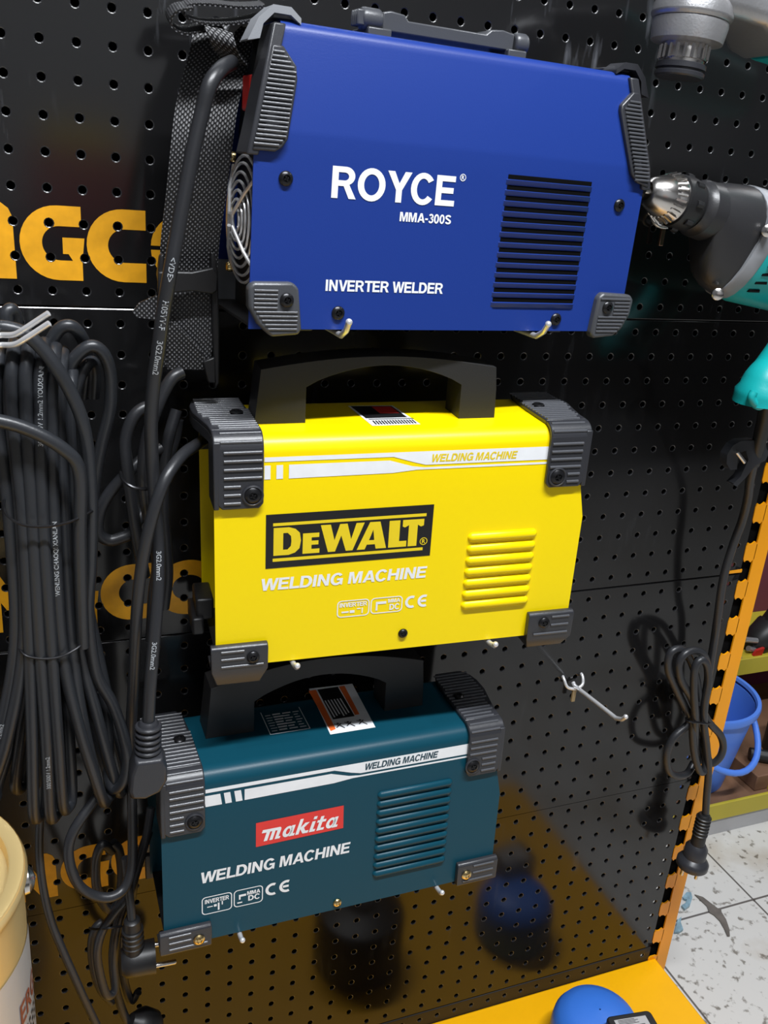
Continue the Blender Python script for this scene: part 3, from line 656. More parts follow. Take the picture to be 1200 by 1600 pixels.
# --- blue machine
Lr = 321
ry = Dev('welding_machine', 'large dark blue welding machine with shoulder strap, topmost of the three hung machines', (.1463,-.14,1.0534), (.0632,.0167,.003), (Lr/2, 59, -61))
Dr = 118; lean = math.tan(math.radians(12)); vk = 71; vt = 137; rr_ = 9
def shellr():
    M = MB(); prof = [(0,-57),(0,20),(0,55),(0,vk-2),(.3,vk+2),((vt-rr_-vk)*lean,vt-rr_)]
    w_c = prof[-1][0]+rr_
    prof += [(w_c-rr_*math.cos(math.radians(a)), vt-rr_+rr_*math.sin(math.radians(a))) for a in (20,40,60,80,90)]
    back = [(Dr-w_, v) for w_, v in prof][::-1]
    prof = prof+back; n = len(prof)
    def us(v):
        return (1+(max(0, v-56)/80)*20, 321-(max(0, v-57)/80)*20)
    rows = []
    for w_, v in prof: a, b = us(v); rows += [(a,w_,v),(b,w_,v)]
    for w_, v in prof:
        a, b = us(v); w2 = w_+1.4 if w_ < Dr/2 else w_-1.4; rows += [(a,w2,v-(1.4 if v > vt-3 else 0)),(b,w2,v-(1.4 if v > vt-3 else 0))]
    fs = []
    for k in range(n-1):
        q = 2*n; fs += [(2*k,2*k+1,2*k+3,2*k+2),(q+2*k,q+2*k+2,q+2*k+3,q+2*k+1),(2*k,2*k+2,q+2*k+2,q+2*k),(2*k+1,q+2*k+1,q+2*k+3,2*k+3)]
    fs += [(0,2*n,2*n+1,1),(2*n-2,2*n-1,4*n-1,4*n-2)]
    M.add(rows, fs); return M
ry.put(shellr(), 'cover', M_blue, ang=30)
ry.put(MB().box(4, 316, 1.6, Dr-1.6, -57, -55), 'bottom_pan', M_blk)
ry.put(MB().prism([(1.6,-56),(Dr-1.6,-56),(Dr-1.6,70),(Dr-16,vt-4),(16,vt-4),(1.6,70)], 308, 311, 'x'), 'front_panel', M_blk)
ry.put(MB().prism([(1.6,-56),(Dr-1.6,-56),(Dr-1.6,70),(Dr-16,vt-4),(16,vt-4),(1.6,70)], 24, 27, 'x'), 'rear_panel', M_blk)
# fan guard: domed wire rings and screws
F = MB()
cw, cv = 47, 11
for k, R in enumerate((8,14,20,26,32,38,43)):
    d = 13*(1-(R/46)**2)*.5
    F.tube([(10-d, cw+R*math.cos(a), cv+R*math.sin(a)) for a in [2*math.pi*i/40 for i in range(40)]], 1.1, 8, closed=True)
for a in (45,135,225,315):
    c, s_ = math.cos(math.radians(a)), math.sin(math.radians(a))
    F.tube([(0, cw+6*c, cv+6*s_), (4, cw+28*c, cv+28*s_), (9, cw+44*c, cv+44*s_), (12, cw+56*c, cv+50*s_)], 1.4, 8)
fg = ry.put(F, 'fan_guard', M_chrome)
for a, b in ((-36,41),(-36,-37),(40,41),(40,-37)):
    ry.put(MB().lathe([(4,0),(4,3),(3,4.5),(1,4.8)], (13, cw+a, cv+b), (-1,0,0), 14), 'screw', M_brass, parent=fg)
Fb = MB()
for k in range(7):
    a = 2*math.pi*k/7
    Fb.add([(20,cw+10*math.cos(a),cv+10*math.sin(a)),(16,cw+38*math.cos(a+.1),cv+38*math.sin(a+.1)),(23,cw+38*math.cos(a+.75),cv+38*math.sin(a+.75)),(23.5,cw+10*math.cos(a+.5),cv+10*math.sin(a+.5))],[(0,1,2,3)])
Fb.lathe([(11,0),(11,8)], (15,cw,cv), (1,0,0), 18)
ry.put(Fb, 'fan', M_blk)
ry.put(MB().box(-1,5,-1,1,0,1).mv(Matrix.Identity(4)) if False else MB().box(6, 16, 30, 48, 82, 104), 'power_switch', M_red, bevel=1.5)
# end frame grips: dark frame along the slanted end edges with ribbed grips
def end_grip(side):
    f = (lambda u: u) if side == 0 else (lambda u: 321-u)
    M = MB()
    # slanted frame strip following the sheet edge (front), then across the top and down the back
    def sec(v): return max(0, v-vk)*lean
    edge = lambda v: 1+max(0, v-56)/80*20
    vs = []; lv = (55, vk, 100, 134)
    for v in lv:
        for du, w0 in ((-6,-3.2),(2.5,-3.2),(2.5,1.2),(-1,1.2),(-1,22),(-6,22)): vs.append((f(edge(v)+du), w0+sec(v), v))
    fs = [(q*6+k, q*6+(k+1) % 6, q*6+6+(k+1) % 6, q*6+6+k) for q in range(3) for k in range(6)]
    fs += [(0,1,2,3),(0,3,4,5),(18,19,20,21),(18,21,22,23)]
    M.add(vs, fs)
    # grip pad
    pts = [(edge(58)-3,58),(14,58),(19,61),(22.5,66),(29.5,102),(29,110),(20.5,121),(edge(120)-4,121)] if side == 0 else [(edge(57)-3,57),(10,60),(17,66),(20,73),(31,110),(30.5,114),(20,124),(edge(124)-4,124)]
    vs = [(f(u), -4.2+sec(v), v) for u, v in pts]+[(f(u), .5+sec(v), v) for u, v in pts]; n = len(pts)
    M.add(vs, [tuple(range(n)), tuple(range(2*n-1,n-1,-1))]+[(i,(i+1) % n,n+(i+1) % n,n+i) for i in range(n)])
    g = ry.put(M, 'end_frame', M_guard, bevel=1.2)
    R = MB(); v = 62
    while v < 118:
        lo = edge(v)-3; hi = (22+(v-66)/36*7 if v < 108 else 29-(v-108)*.75) - 1.5 if side == 0 else (15+(v-62)/48*14 if v < 112 else 29-(v-112)*.8)-1.5
        if v < 67 and side == 0: hi -= (67-v)*.7
        w0 = -4.2+sec(v)
        a, b = f(lo), f(hi); a, b = min(a,b), max(a,b)
        bead(R, a, b, w0+.1, v, .95); v += 2.75
    ry.put(R, 'grip_ribs', M_rib, parent=g, ang=80)
    return g
end_grip(0); end_grip(1)
# grey strap brackets over both top corners
def bracket(side, m):
    f = (lambda u: u) if side == 0 else (lambda u: 321-u)
    o = [(-1,122),(6,136),(15,144),(27,144),(34,138.5),(34,135),(27,139.5),(16,139.5),(9,132.5),(7,124)]
    M = MB(); me = flat([[(f(a), b) for a, b in o]], 9)
    M.add([(v.co.x, v.co.z+23, v.co.y) for v in me.vertices], [tuple(p.vertices) for p in me.polygons])
    b = MB(); M2 = MB(); M2.v = [(x, y+66, z) for x, y, z in M.v]; M2.f = M.f
    M.add(M2.v, M2.f)
    M.box(min(f(17),f(32)), max(f(17),f(32)), 20, 100, 137.5, 141)
    g = ry.put(M, 'strap_bracket', m, bevel=1.0)
    return g
bracket(0, M_lgrey); bracket(1, M_guard)
# fold-down top handle
H = MB()
H.lathe([(6,0),(7.5,2),(7.5,14),(6,16)], (88, 48, 149), (1,0,0), 20); H.lathe([(6,0),(7.5,2),(7.5,10),(6,12)], (213, 48, 149), (1,0,0), 20)
for k in range(4): H.box(84, 90, 42+3.4*k, 44+3.4*k, 144, 154)
H.prism([(104,145),(104,154.5),(110,156),(121,155),(124,151.5),(188,151.5),(192,155),(202,156),(212,154.5),(212,143),(104,143)][::-1], 44, 66, 'y')
H.box(92, 110, 40, 70, 136, 144); H.box(206, 222, 40, 70, 136, 144)
ry.put(H, 'handle', M_gguard, bevel=1.2)
# corner feet
def rfoot(pts, side, scr):
    M = MB(); M.prism(pts, -6, 3, 'y'); 
    c = (sum(p[0] for p in pts)/len(pts), sum(p[1] for p in pts)/len(pts))
    g = ry.put(M, 'corner_foot', M_gguard, bevel=2.0)
    R = MB(); v = -56
    us = [p[0] for p in pts]; lo, hi = min(us), max(us)
    while v < -29:
        a, b = lo+4, hi-4
        if side == 0 and v < -42: a = lo+4+(-42-v)*.75
        if side == 1 and v < -42: b = hi-4-(-42-v)*.6
        if abs(v-scr[1]) < 6.5:
            if side == 0: b = scr[0]-6.5
            else: a = scr[0]+6.5
        bead(R, a, b, -5.95, v, .95); v += 2.9
    ry.put(R, 'grip_ribs', M_rib, parent=g, ang=80)
    screw(ry, scr[0], scr[1], 5, -6.2, M_screw, parent=g)
    return g
rfoot([(-1.5,-28),(2,-24.5),(30,-24),(34.5,-28),(38,-56),(36,-60),(16,-61.5),(6,-53),(-1,-41)], 0, (25.6,-35.9))
rfoot([(291,-29),(295,-25),(323,-26),(327,-30),(326,-42),(320,-54),(312,-60),(292,-62),(289,-58)], 1, (301,-36.5))
ry.put(MB().box(-1,36,Dr-3,Dr+5,-61,-24), 'rear_foot', M_lgrey, bevel=2); ry.put(MB().box(290,326,Dr-3,Dr+5,-61,-24), 'rear_foot', M_lgrey, bevel=2)
ry.put(MB().box(44,56,20,98,-62,-57), 'skid', M_blk, bevel=1); ry.put(MB().box(266,278,20,98,-62,-57), 'skid', M_blk, bevel=1)
for u, v in ((23.2,42.3),(299.7,42.2),(66.7,-45.1),(256,-47.6)): screw(ry, u, v, 4.9)
# vent: flat dark strips as the shade in the slots, with pressed blades
V = MB(); S = MB()
for k in range(13):
    vc = 57.5-k*7.42
    S.box(194.5, 270, -.35, .3, vc-3.4, vc)
    vs = []
    for u in (193.2, 195.5, 268.8, 271):
        q = 0 if u in (193.2, 271) else 1
        vs += [(u,-.05,vc-3.2),(u,-2.7*q-.05,vc-3.6),(u,-1.6*q-.05,vc-5.8),(u,-.05,vc-7.3)]
    fs = []
    for a in range(3):
        for b in range(3): fs.append((4*a+b, 4*a+b+1, 4*a+b+5, 4*a+b+4))
    V.add(vs, fs)
ry.put(S, 'vent_slots', M_dark); ry.put(V, 'vent_blades', M_blue, ang=50)
ry.text('ROYCE', 56, 151.3, 32.4, 52.8, M_white, 'brand_lettering', bold=.028)
cx, cy, R_ = 156.5, 52.5, 2.5
ry.put(on_face(join_flat([flat([arc(cx,cy,R_,R_,0,350,24), arc(cx,cy,R_-.5,R_-.5,0,350,24)]), fit_box(glyphs('R',.02), cx-1, cx+1.2, cy-1.4, cy+1.4)])), 'registered_mark', M_white)
ry.text('MMA-300S', 109, 150.5, 20, 26.3, M_white, 'model_lettering', bold=.03)
ry.text('INVERTER WELDER', 56, 150, -29.8, -22, M_white, 'type_lettering', bold=.03)

# ------------------------------------------------------------------ cords
def px3(pts): return [at(*p) for p in pts]
def cord(pts, r, k=8, n=12): return spline(px3(pts), k)
def child_world(M, name, m, parent_root, **kw):           # mesh given in world space, parented to a thing
    o = M.build(name, m, None, **kw)
    bpy.context.view_layer.update()
    o.data.transform(parent_root.matrix_world.inverted()); o.parent = parent_root
    return o
def text_on_path(path, body, size, start, r, flip=False, bold=.01, lat=0.0):
    me = glyphs(body, bold); L = [0]
    for a, b in zip(path, path[1:]): L.append(L[-1]+(b-a).length)
    M = MB(); vs = []
    for v in me.vertices:
        s_ = start+v.co.x*size
        if flip: s_ = start-v.co.x*size
        s_ = min(max(s_, 0), L[-1]-1e-6); i = max(j for j in range(len(L)-1) if L[j] <= s_)
        t = (s_-L[i])/(L[i+1]-L[i]); p = path[i].lerp(path[i+1], t); d = (path[min(i+1,len(path)-1)]-path[i]).normalized()
        view = (CAM_REF-p).normalized(); side = d.cross(view).normalized(); up = side.cross(d).normalized()
        h = (v.co.y-.36)*size*(-1 if flip else 1); a = h/r
        vs.append(p+(up*math.cos(a)-side*math.sin(a))*(r+.00015))
    M.add(vs, [tuple(p.vertices) for p in me.polygons]); return M
CAM_REF = Vector((.05, -1.2, 1.1))
def ring_tie(pts, m=M_screw, r=.0011): return MB().tube(spline(px3(pts), 6), r, 8)

# strap and cord of the blue machine
def ribbon(center, width, thick, name, parent, wdir, uvs=400, m=M_web):
    # center: world points; wdir: half-width direction per point
    n = len(center); vs = []; fs = []; uv = []; L = 0
    for i in range(n):
        if i: L += (center[i]-center[i-1]).length
        d = (center[min(i+1,n-1)]-center[max(i-1,0)]).normalized(); wd = Vector(wdir[i]).normalized(); nn = d.cross(wd).normalized()*thick/2
        a = center[i]-wd*width/2; b = center[i]+wd*width/2
        vs += [a-nn, b-nn, b+nn, a+nn]; uv.append(L)
    for i in range(n-1):
        for k in range(4): fs.append((4*i+k, 4*i+(k+1) % 4, 4*i+4+(k+1) % 4, 4*i+4+k))
    fs += [(0,3,2,1), tuple(4*n-4+k for k in range(4))]
    me = bpy.data.meshes.new(name); me.from_pydata(vs, [], fs); me.update(); ul = me.uv_layers.new(name='UVMap')
    for p in me.polygons:
        for li in p.loop_indices:
            vi = me.loops[li].vertex_index; i, k = divmod(vi, 4)
            ul.data[li].uv = (uv[i]*uvs, (width*uvs if k in (1,2) else 0)+(thick*uvs if k in (2,3) else 0))
    bm = bmesh.new(); bm.from_mesh(me); bmesh.ops.recalc_face_normals(bm, faces=bm.faces); bm.to_mesh(me); bm.free()
    o = finish(me, name, m, None, ang=30)
    bpy.context.view_layer.update()
    o.data.transform(parent.matrix_world.inverted()); o.parent = parent; return o
def pxdir(a, b, Y): return (at(*b, Y)-at(*a, Y)).normalized()
cs = spline(px3([(352,40,-.05),(345,80,-.055),(332,130,-.065),(322,175,-.068),(314,240,-.07),(306,310,-.066),(298,370,-.06),(295,415,-.056),(292,470,-.056),(290,520,-.058),(284,572,-.060)]), 6)
sw = .0425
strap = ribbon(cs, sw, .0016, 'shoulder_strap', ry.root, [Vector((1, -.12, .06))]*len(cs))
# loop hanging over the top: three passes folded on edge
cl = spline(px3([(432,18,-.075),(400,26,-.075),(360,33,-.078),(318,33,-.08),(292,26,-.08),(284,14,-.08),(296,4,-.08),(330,4,-.078),(370,8,-.076),(405,7,-.072),(408,4,-.06)]), 6)
s2 = ribbon(cl, .026, .0016, 'strap_loop', ry.root, [Vector((.05,.93,.22))]*len(cl)); 
cl = spline(px3([(298,8,-.085),(275,12,-.083),(264,24,-.08),(268,38,-.078),(288,47,-.077),(320,42,-.074),(345,40,-.07)]), 6)
ribbon(cl, .030, .0016, 'strap_loop', ry.root, [Vector((.05,.93,.25))]*len(cl))
cl = spline(px3([(340,44,-.09),(346,62,-.092),(354,80,-.088),(366,94,-.08)]), 6)
ribbon(cl, .020, .0016, 'strap_loop', ry.root, [Vector((1,.1,-.2))]*len(cl))
# folded tail behind the buckle, pointing left
cl = spline(px3([(330,505,-.062),(290,492,-.064),(255,485,-.066),(232,487,-.066),(214,489,-.060)]), 5)
tw = [Vector((.15,0,1))]*len(cl)
def tail():
    pts = [(207,487),(218,473),(245,461),(262,470),(262,500),(245,500),(214,496)]
    M = MB(); a = [at(x,y,-.064) for x, y in pts]; b = [p_+Vector((0,.0016,0)) for p_ in a]; n = len(a)
    M.add(a+b, [tuple(range(n)), tuple(range(2*n-1,n-1,-1))]+[(i,(i+1) % n,n+(i+1) % n,n+i) for i in range(n)])
    return M
def uvplane(o, s=400):
    me = o.data; ul = me.uv_layers.new(name='UVMap')
    for p in me.polygons:
        for li in p.loop_indices:
            c = me.vertices[me.loops[li].vertex_index].co; ul.data[li].uv = (c.x*s, c.z*s)
uvplane(child_world(tail(), 'strap_tail', M_web, ry.root))
def flap(pts, Y, dy=.0016):
    M = MB(); a = [at(x,y,Y+k) for x, y, k in pts]; b = [p_+Vector((0,dy,0)) for p_ in a]; n = len(a)
    return M.add(a+b, [tuple(range(n)), tuple(range(2*n-1,n-1,-1))]+[(i,(i+1) % n,n+(i+1) % n,n+i) for i in range(n)])
o = child_world(flap([(268,502,0),(285,515,0),(312,546,0),(328,578,.002),(262,577,0),(262,520,0)], -.067), 'strap_tail', M_web, ry.root); uvplane(o)
# ladder buckle
def buckle():
    M = MB(); Y = -.069
    def bar(pts, Yt, d=.006):
        a = [at(x,y,Yt) for x, y in pts]; b = [p_+Vector((0,d,0)) for p_ in a]; n = len(a)
        M.add(a+b, [tuple(range(n)), tuple(range(2*n-1,n-1,-1))]+[(i,(i+1) % n,n+(i+1) % n,n+i) for i in range(n)])
    bar([(247,425),(262,424),(300,425),(334,418),(341,430),(340,455),(332,460),(300,455),(268,458),(247,462)], Y-.002, .005)
    bar([(330,392),(337,400),(341,425),(343,520),(343,600),(336,608),(332,520),(331,440)], Y+.004, .008)
    bar([(250,400),(256,396),(256,440),(250,450),(246,430)], Y+.004, .008)
    bar([(317,565),(336,558),(338,600),(325,598)], Y+.001, .005)
    return M
child_world(buckle(), 'buckle', M_blk, ry.root, bevel=.0012)
c1 = cord([(362,98,-.10),(345,108,-.125),(328,132,-.135),(316,175,-.135),(304,225,-.135),(292,285,-.135),(278,360,-.135),(266,425,-.135),(255,490,-.13),(247,550,-.125),(240,600,-.12),(236,660,-.115),(238,720,-.11),(243,790,-.11),(247,850,-.112),(247,920,-.118),(241,1000,-.125),(235,1070,-.13),(232,1128,-.13)], .0049)
rc_cord = .0049
M = MB().tube(c1, rc_cord, 14)
loops = [[(284,582,-.085),(270,590,-.088),(256,612,-.09),(240,650,-.092),(229,690,-.092),(224,735,-.092),(228,785,-.09),(238,835,-.088),(246,880,-.085),(240,930,-.08),(236,1000,-.075)],
         [(246,636,-.065),(226,637,-.068),(208,653,-.07),(196,690,-.07),(200,740,-.072),(208,800,-.072),(216,850,-.07),(226,900,-.066)],
         [(252,700,-.05),(225,715,-.055),(196,742,-.06),(170,772,-.06),(155,803,-.06),(154,832,-.06),(170,844,-.06),(190,840,-.06),(206,832,-.06),(216,812,-.058),(236,780,-.05),(254,735,-.045),(272,690,-.04),(278,655,-.04)],
         [(276,640,-.045),(262,690,-.05),(256,740,-.05),(256,800,-.05),(260,850,-.05),(262,900,-.05),(256,950,-.05)]]
for q in loops: M.tube(cord(q, .0045), .0047, 12)
pc = child_world(M, 'power_cord', M_cord, ry.root)
prints = []
K = ry.root
def add_text(K, path, body, size, px, r, flip=False, bold=.015):
    # start at the path point that lies nearest the given photo spot's depth line
    L = 0; best = (9, 0)
    for a, b in zip(path, path[1:]):
        P_ = RC @ (a-CAM); d = math.hypot(600+FPX*P_.x/P_.z-px[0], 800+FPX*P_.y/P_.z-px[1])
        if d < best[0]*1e3 if best[0] == 9 else d < best[0]: best = (d, L)
        L += (b-a).length
    T = text_on_path(path, body, size, best[1], r, flip, bold); prints.append(child_world(T, 'cord_print', M_cprint, K))
add_text(K, c1, 'H05VV-F', .0056, (253,462), rc_cord); add_text(K, c1, '3G2.0mm2', .0056, (247,528), rc_cord); add_text(K, c1, '<VDE>', .0052, (264,400), rc_cord)
add_text(K, c1, '3G2.0mm2', .0052, (247,862), rc_cord); add_text(K, c1, '3G2.0mm2', .005, (239,1000), rc_cord)

bpy.context.view_layer.update()
for o in prints: o.parent = pc
child_world(MB().tube(spline(px3([(188,738,-.085),(192,750,-.098),(205,760,-.104),(222,764,-.104),(240,762,-.1),(252,752,-.08)]), 6), .0013, 8), 'cord_tie', M_screw, ry.root)
# right-angled plug of the blue machine
def plug_angle():
    M = MB(); a = at(232,1126,-.13); b = at(231,1180,-.132); ax = (b-a).normalized(); L = (b-a).length
    M.lathe([(.0065,0),(.008,.002),(.009,L)], a, ax, 18)
    for k in range(5): M.lathe([(.0098,0),(.0106,.001),(.0106,.0022),(.0098,.003)], a+ax*(.0035+k*.0052), ax, 18)
    return M, a, b
M, a, b = plug_angle()
pg = child_world(M, 'plug', M_guard, ry.root)
N_ = MB()
c0 = b; ux = Vector((1,-.05,0)).normalized(); uz = Vector((0,0,-1)); uy = uz.cross(ux)
prof = [(-.0115,-.004),(.0125,-.004),(.0165,.006),(.0165,.022),(.010,.034),(-.004,.040),(-.0165,.038),(-.0185,.030),(-.0165,.010)]
vs = []
for s_, sc_ in ((-.0135,.88),(-.010,1),(.010,1),(.0135,.88)):
    for x, z in prof: vs.append(c0+ux*x*sc_*.86+uz*(.015+(z-.017)*sc_*.86)+uy*s_*.9)
n = len(prof); fs = [tuple(range(n-1,-1,-1)), tuple(3*n+k for k in range(n))]
for q in range(3): fs += [(q*n+i, q*n+(i+1) % n, (q+1)*n+(i+1) % n, (q+1)*n+i) for i in range(n)]
N_.add(vs, fs)
po = child_world(N_, 'plug_body', M_guard, ry.root, bevel=.0012)
for o_ in (po, pg): o_['label'] = 'dark grey angled plug'

# cord of the yellow machine: from its back end down into a low tangle
cy_ = cord([(318,688,-.06),(304,697,-.085),(284,712,-.105),(262,742,-.12),(246,780,-.125),(232,830,-.125),(222,880,-.122),(215,940,-.118),(211,1010,-.11),(208,1080,-.10),(205,1130,-.09),(205,1190,-.08)], .0046)
M = MB().tube(cy_, .0046, 14)
for q in ([(205,1190,-.08),(206,1240,-.08),(207,1300,-.085),(206,1350,-.09),(196,1385,-.095),(176,1401,-.1),(150,1400,-.1),(126,1386,-.1),(112,1360,-.1),(107,1330,-.098),(112,1305,-.096),(126,1280,-.092),(148,1250,-.085),(160,1235,-.08)],
          [(176,1330,-.04),(160,1320,-.045),(150,1345,-.045),(152,1390,-.045),(168,1420,-.04),(184,1410,-.04),(190,1370,-.04),(186,1330,-.04),(176,1316,-.04)],
          [(232,1300,-.05),(222,1330,-.055),(210,1370,-.06),(206,1400,-.06),(198,1420,-.06)]):
    M.tube(cord(q, .0046), .0044, 12)
yc = child_world(M, 'power_cord', M_cord, dw.root)
# clip under the yellow machine's near end
dw.put(MB().box(-9,6,60,94,-98,-78).box(-13,-3,56,97,-110,-94), 'cord_clip', M_blk, bevel=2)

# cord of the teal machine: hanging bundle with round plug and two bright pins
M = MB()
for q in ([(236,1262,-.05),(228,1310,-.06),(214,1360,-.07),(200,1400,-.078),(180,1425,-.08),(160,1455,-.08),(152,1490,-.08),(158,1530,-.08),(168,1555,-.08),(180,1545,-.075),(178,1500,-.07),(184,1450,-.07),(200,1405,-.07)],
          [(198,1400,-.06),(184,1440,-.062),(176,1490,-.064),(180,1540,-.066),(192,1580,-.068),(204,1604,-.068)],
          [(160,1440,-.05),(148,1452,-.052),(143,1480,-.052),(148,1520,-.052),(160,1550,-.052),(176,1566,-.052)],
          [(196,1340,-.075),(200,1380,-.08),(204,1415,-.085),(206,1438,-.088)],
          [(216,1550,-.05),(206,1564,-.05),(196,1540,-.05),(190,1500,-.05),(190,1460,-.05)]):
    M.tube(cord(q, .0042), .0040, 12)
tc_ = child_world(M, 'power_cord', M_cord, mk.root)
child_world(MB().tube(spline(px3([(140,1450,-.05),(150,1452,-.075),(170,1450,-.085),(190,1447,-.08)]), 5), .0011, 8), 'cord_tie', M_screw, mk.root)
def schuko(rel0, rel1, Y, axis, body_l, body_r, pin_c, pins, pin_l, root, m=M_blk):
    a = at(*rel0, Y); b = at(*rel1, Y); ax = (b-a).normalized(); L = (b-a).length
    M = MB().lathe([(.0055,0),(.0075,.0015),(.009,L*.5),(.0095,L)], a, ax, 16)
    for k in range(4): M.lathe([(.0092,0),(.0101,.0008),(.0101,.0018),(.0092,.0026)], a+ax*(L*.3+k*L*.16), ax, 16)
    g = child_world(M, 'plug_strain_relief', m, root)
    c = b
    axis = Vector(axis).normalized()
    M = MB().lathe([(body_r*.72,-.012),(body_r*.95,-.008),(body_r,0),(body_r,body_l*.55),(body_r*1.02,body_l)], c+ax*body_r*.8, axis, 24)
    g2 = child_world(M, 'plug_body', m, root)
    P_ = MB()
    for d in pins:
        s0 = c+ax*body_r*.8+axis*body_l+Vector(d)
        P_.lathe([(.0024,0),(.0024,pin_l-.001),(.0016,pin_l)], s0, axis, 12)
    child_world(P_, 'plug_pins', M_steel, root)
schuko((206,1436), (209,1484), -.088, (1,-.06,.0), .019, .0155, None, [(0,-.0075,-.004),(0,.0085,.005)], .0185, mk.root)
def plug_low():
    a = at(204,1594,-.07); M = MB().lathe([(.007,0),(.012,.006),(.0165,.012),(.0165,.026),(.012,.032)], a, (.75,0,-.65), 20)
    return M
child_world(plug_low(), 'plug', M_blk, ry.root)

# ------------------------------------------------------------------ long extension cable hank on the left
hank = thing('cable_hank', 'long hank of grey-black cable tied with wire, hung at the left edge', 'cable', at(60, 900, -.08))
bpy.context.view_layer.update()
M = MB(); rh = .0047; fronts = []
def strand(top, tie, mid, low, end, Yf, back=True):
    # one turn: up the back, over the hook, down the front, round the bottom and up again
    tx, ty = top
    q = [(tie[0]+14, 830, -.03), (tx+6, 640, -.03), (tx+8, ty+22, -.04), (tx+3, ty-2, Yf+.03), (tx-1, ty+26, Yf), (tx-4, ty+90, Yf-.004), (tie[0], tie[1], Yf-.004), (mid[0], mid[1], Yf-.004), (low[0], low[1], Yf-.002), (end[0], end[1], Yf+.006), (end[0]+9, end[1]+6, Yf+.018), (end[0]+14, end[1]-20, Yf+.026), (low[0]+16, low[1]-30, Yf+.03), (mid[0]+12, mid[1]-60, -.034)]
    s_ = spline(px3(q), 7); M.tube(s_, rh, 12); fronts.append(s_)
strand((-2,548), (14,800), (24,1000), (-2,1150), (-30,1240), -.100)
strand((20,545), (32,800), (38,1000), (12,1150), (-16,1240), -.104)
strand((22,534), (36,805), (46,1010), (50,1150), (53,1268), -.108)
strand((44,532), (50,805), (62,1010), (72,1150), (78,1268), -.110)
strand((66,538), (66,805), (80,1010), (90,1150), (98,1255), -.110)
strand((84,545), (84,805), (96,1010), (122,1130), (158,1243), -.106)
strand((96,552), (100,805), (112,1005), (128,1120), (156,1240), -.098)
strand((112,572), (116,805), (124,1000), (152,1120), (182,1228), -.090)
strand((60,540), (58,805), (70,1010), (62,1150), (64,1230), -.086)
strand((30,540), (44,805), (54,1010), (34,1150), (24,1225), -.084)
for q in ([(70,585,-.07),(76,545,-.075),(92,515,-.078),(112,510,-.078),(128,528,-.072),(136,560,-.06),(130,620,-.05)],
          [(96,620,-.075),(108,575,-.08),(126,550,-.082),(146,541,-.082),(164,556,-.08),(173,590,-.075),(172,640,-.07),(160,690,-.065),(150,740,-.06),(144,800,-.055),(142,900,-.055)],
          [(112,640,-.07),(120,600,-.072),(134,572,-.07),(145,566,-.066),(148,585,-.06),(146,620,-.055)],
          [(-20,512,-.12),(10,512,-.122),(40,522,-.122),(66,545,-.122),(88,574,-.122),(110,612,-.12),(128,656,-.118),(138,710,-.114),(143,790,-.11),(142,880,-.105),(138,960,-.1),(150,1050,-.095),(176,1100,-.092),(193,1150,-.092),(199,1190,-.092),(192,1222,-.092),(178,1232,-.088),(170,1215,-.084),(169,1180,-.08),(168,1130,-.076),(160,1080,-.07)],
          [(-30,655,-.128),(0,658,-.128),(36,668,-.128),(72,684,-.128),(102,704,-.127),(120,724,-.125),(126,760,-.122),(125,830,-.118),(127,920,-.114),(130,1010,-.108)],
          [(10,505,-.10),(10,490,-.1),(18,484,-.098),(24,496,-.094),(26,520,-.09)],
          [(66,1250,-.07),(62,1290,-.07),(62,1340,-.072),(68,1390,-.074),(80,1440,-.076),(98,1485,-.078),(118,1530,-.08),(136,1570,-.08),(158,1615,-.08)]):
    s_ = cord(q, rh); M.tube(s_, rh if q[0][0] != 66 else .0036, 12); fronts.append(s_)
hc = child_world(M, 'cable_coil', M_cord2, hank)
prints.clear(); K = hank
for i, (body, px) in enumerate([('1.2mm2 300/500V WENLING', (33,690)), ('CHAOQI XIANLAN YOUXIAN', (50,780)), ('XIANLAN CHAOQI WENLING', (65,830)), ('300/500V 1.2mm2 YOUXIAN', (60,700)), ('WENLING CHAOQI XIANLAN', (82,940))]):
    pth = fronts[1+i]
    add_text(K, pth, body, .0044, px, rh, True)
add_text(K, fronts[3], '300/500V 1.2mm2', .0044, (72,1230), rh, True); add_text(K, fronts[0], '1.2mm2', .0044, (-2,1150), rh, True)
for o in prints: o.parent = hc
for q in ([(8,775,-.10),(6,792,-.118),(14,808,-.124),(40,821,-.126),(80,822,-.126),(118,812,-.124),(148,796,-.11),(152,790,-.08)],
          [(28,998,-.095),(29,1010,-.108),(40,1024,-.116),(64,1029,-.118),(90,1027,-.118),(112,1018,-.116),(132,1002,-.108),(139,978,-.09)]):
    child_world(MB().tube(spline(px3(q), 6), .0010, 8), 'wire_tie', M_screw, hank)

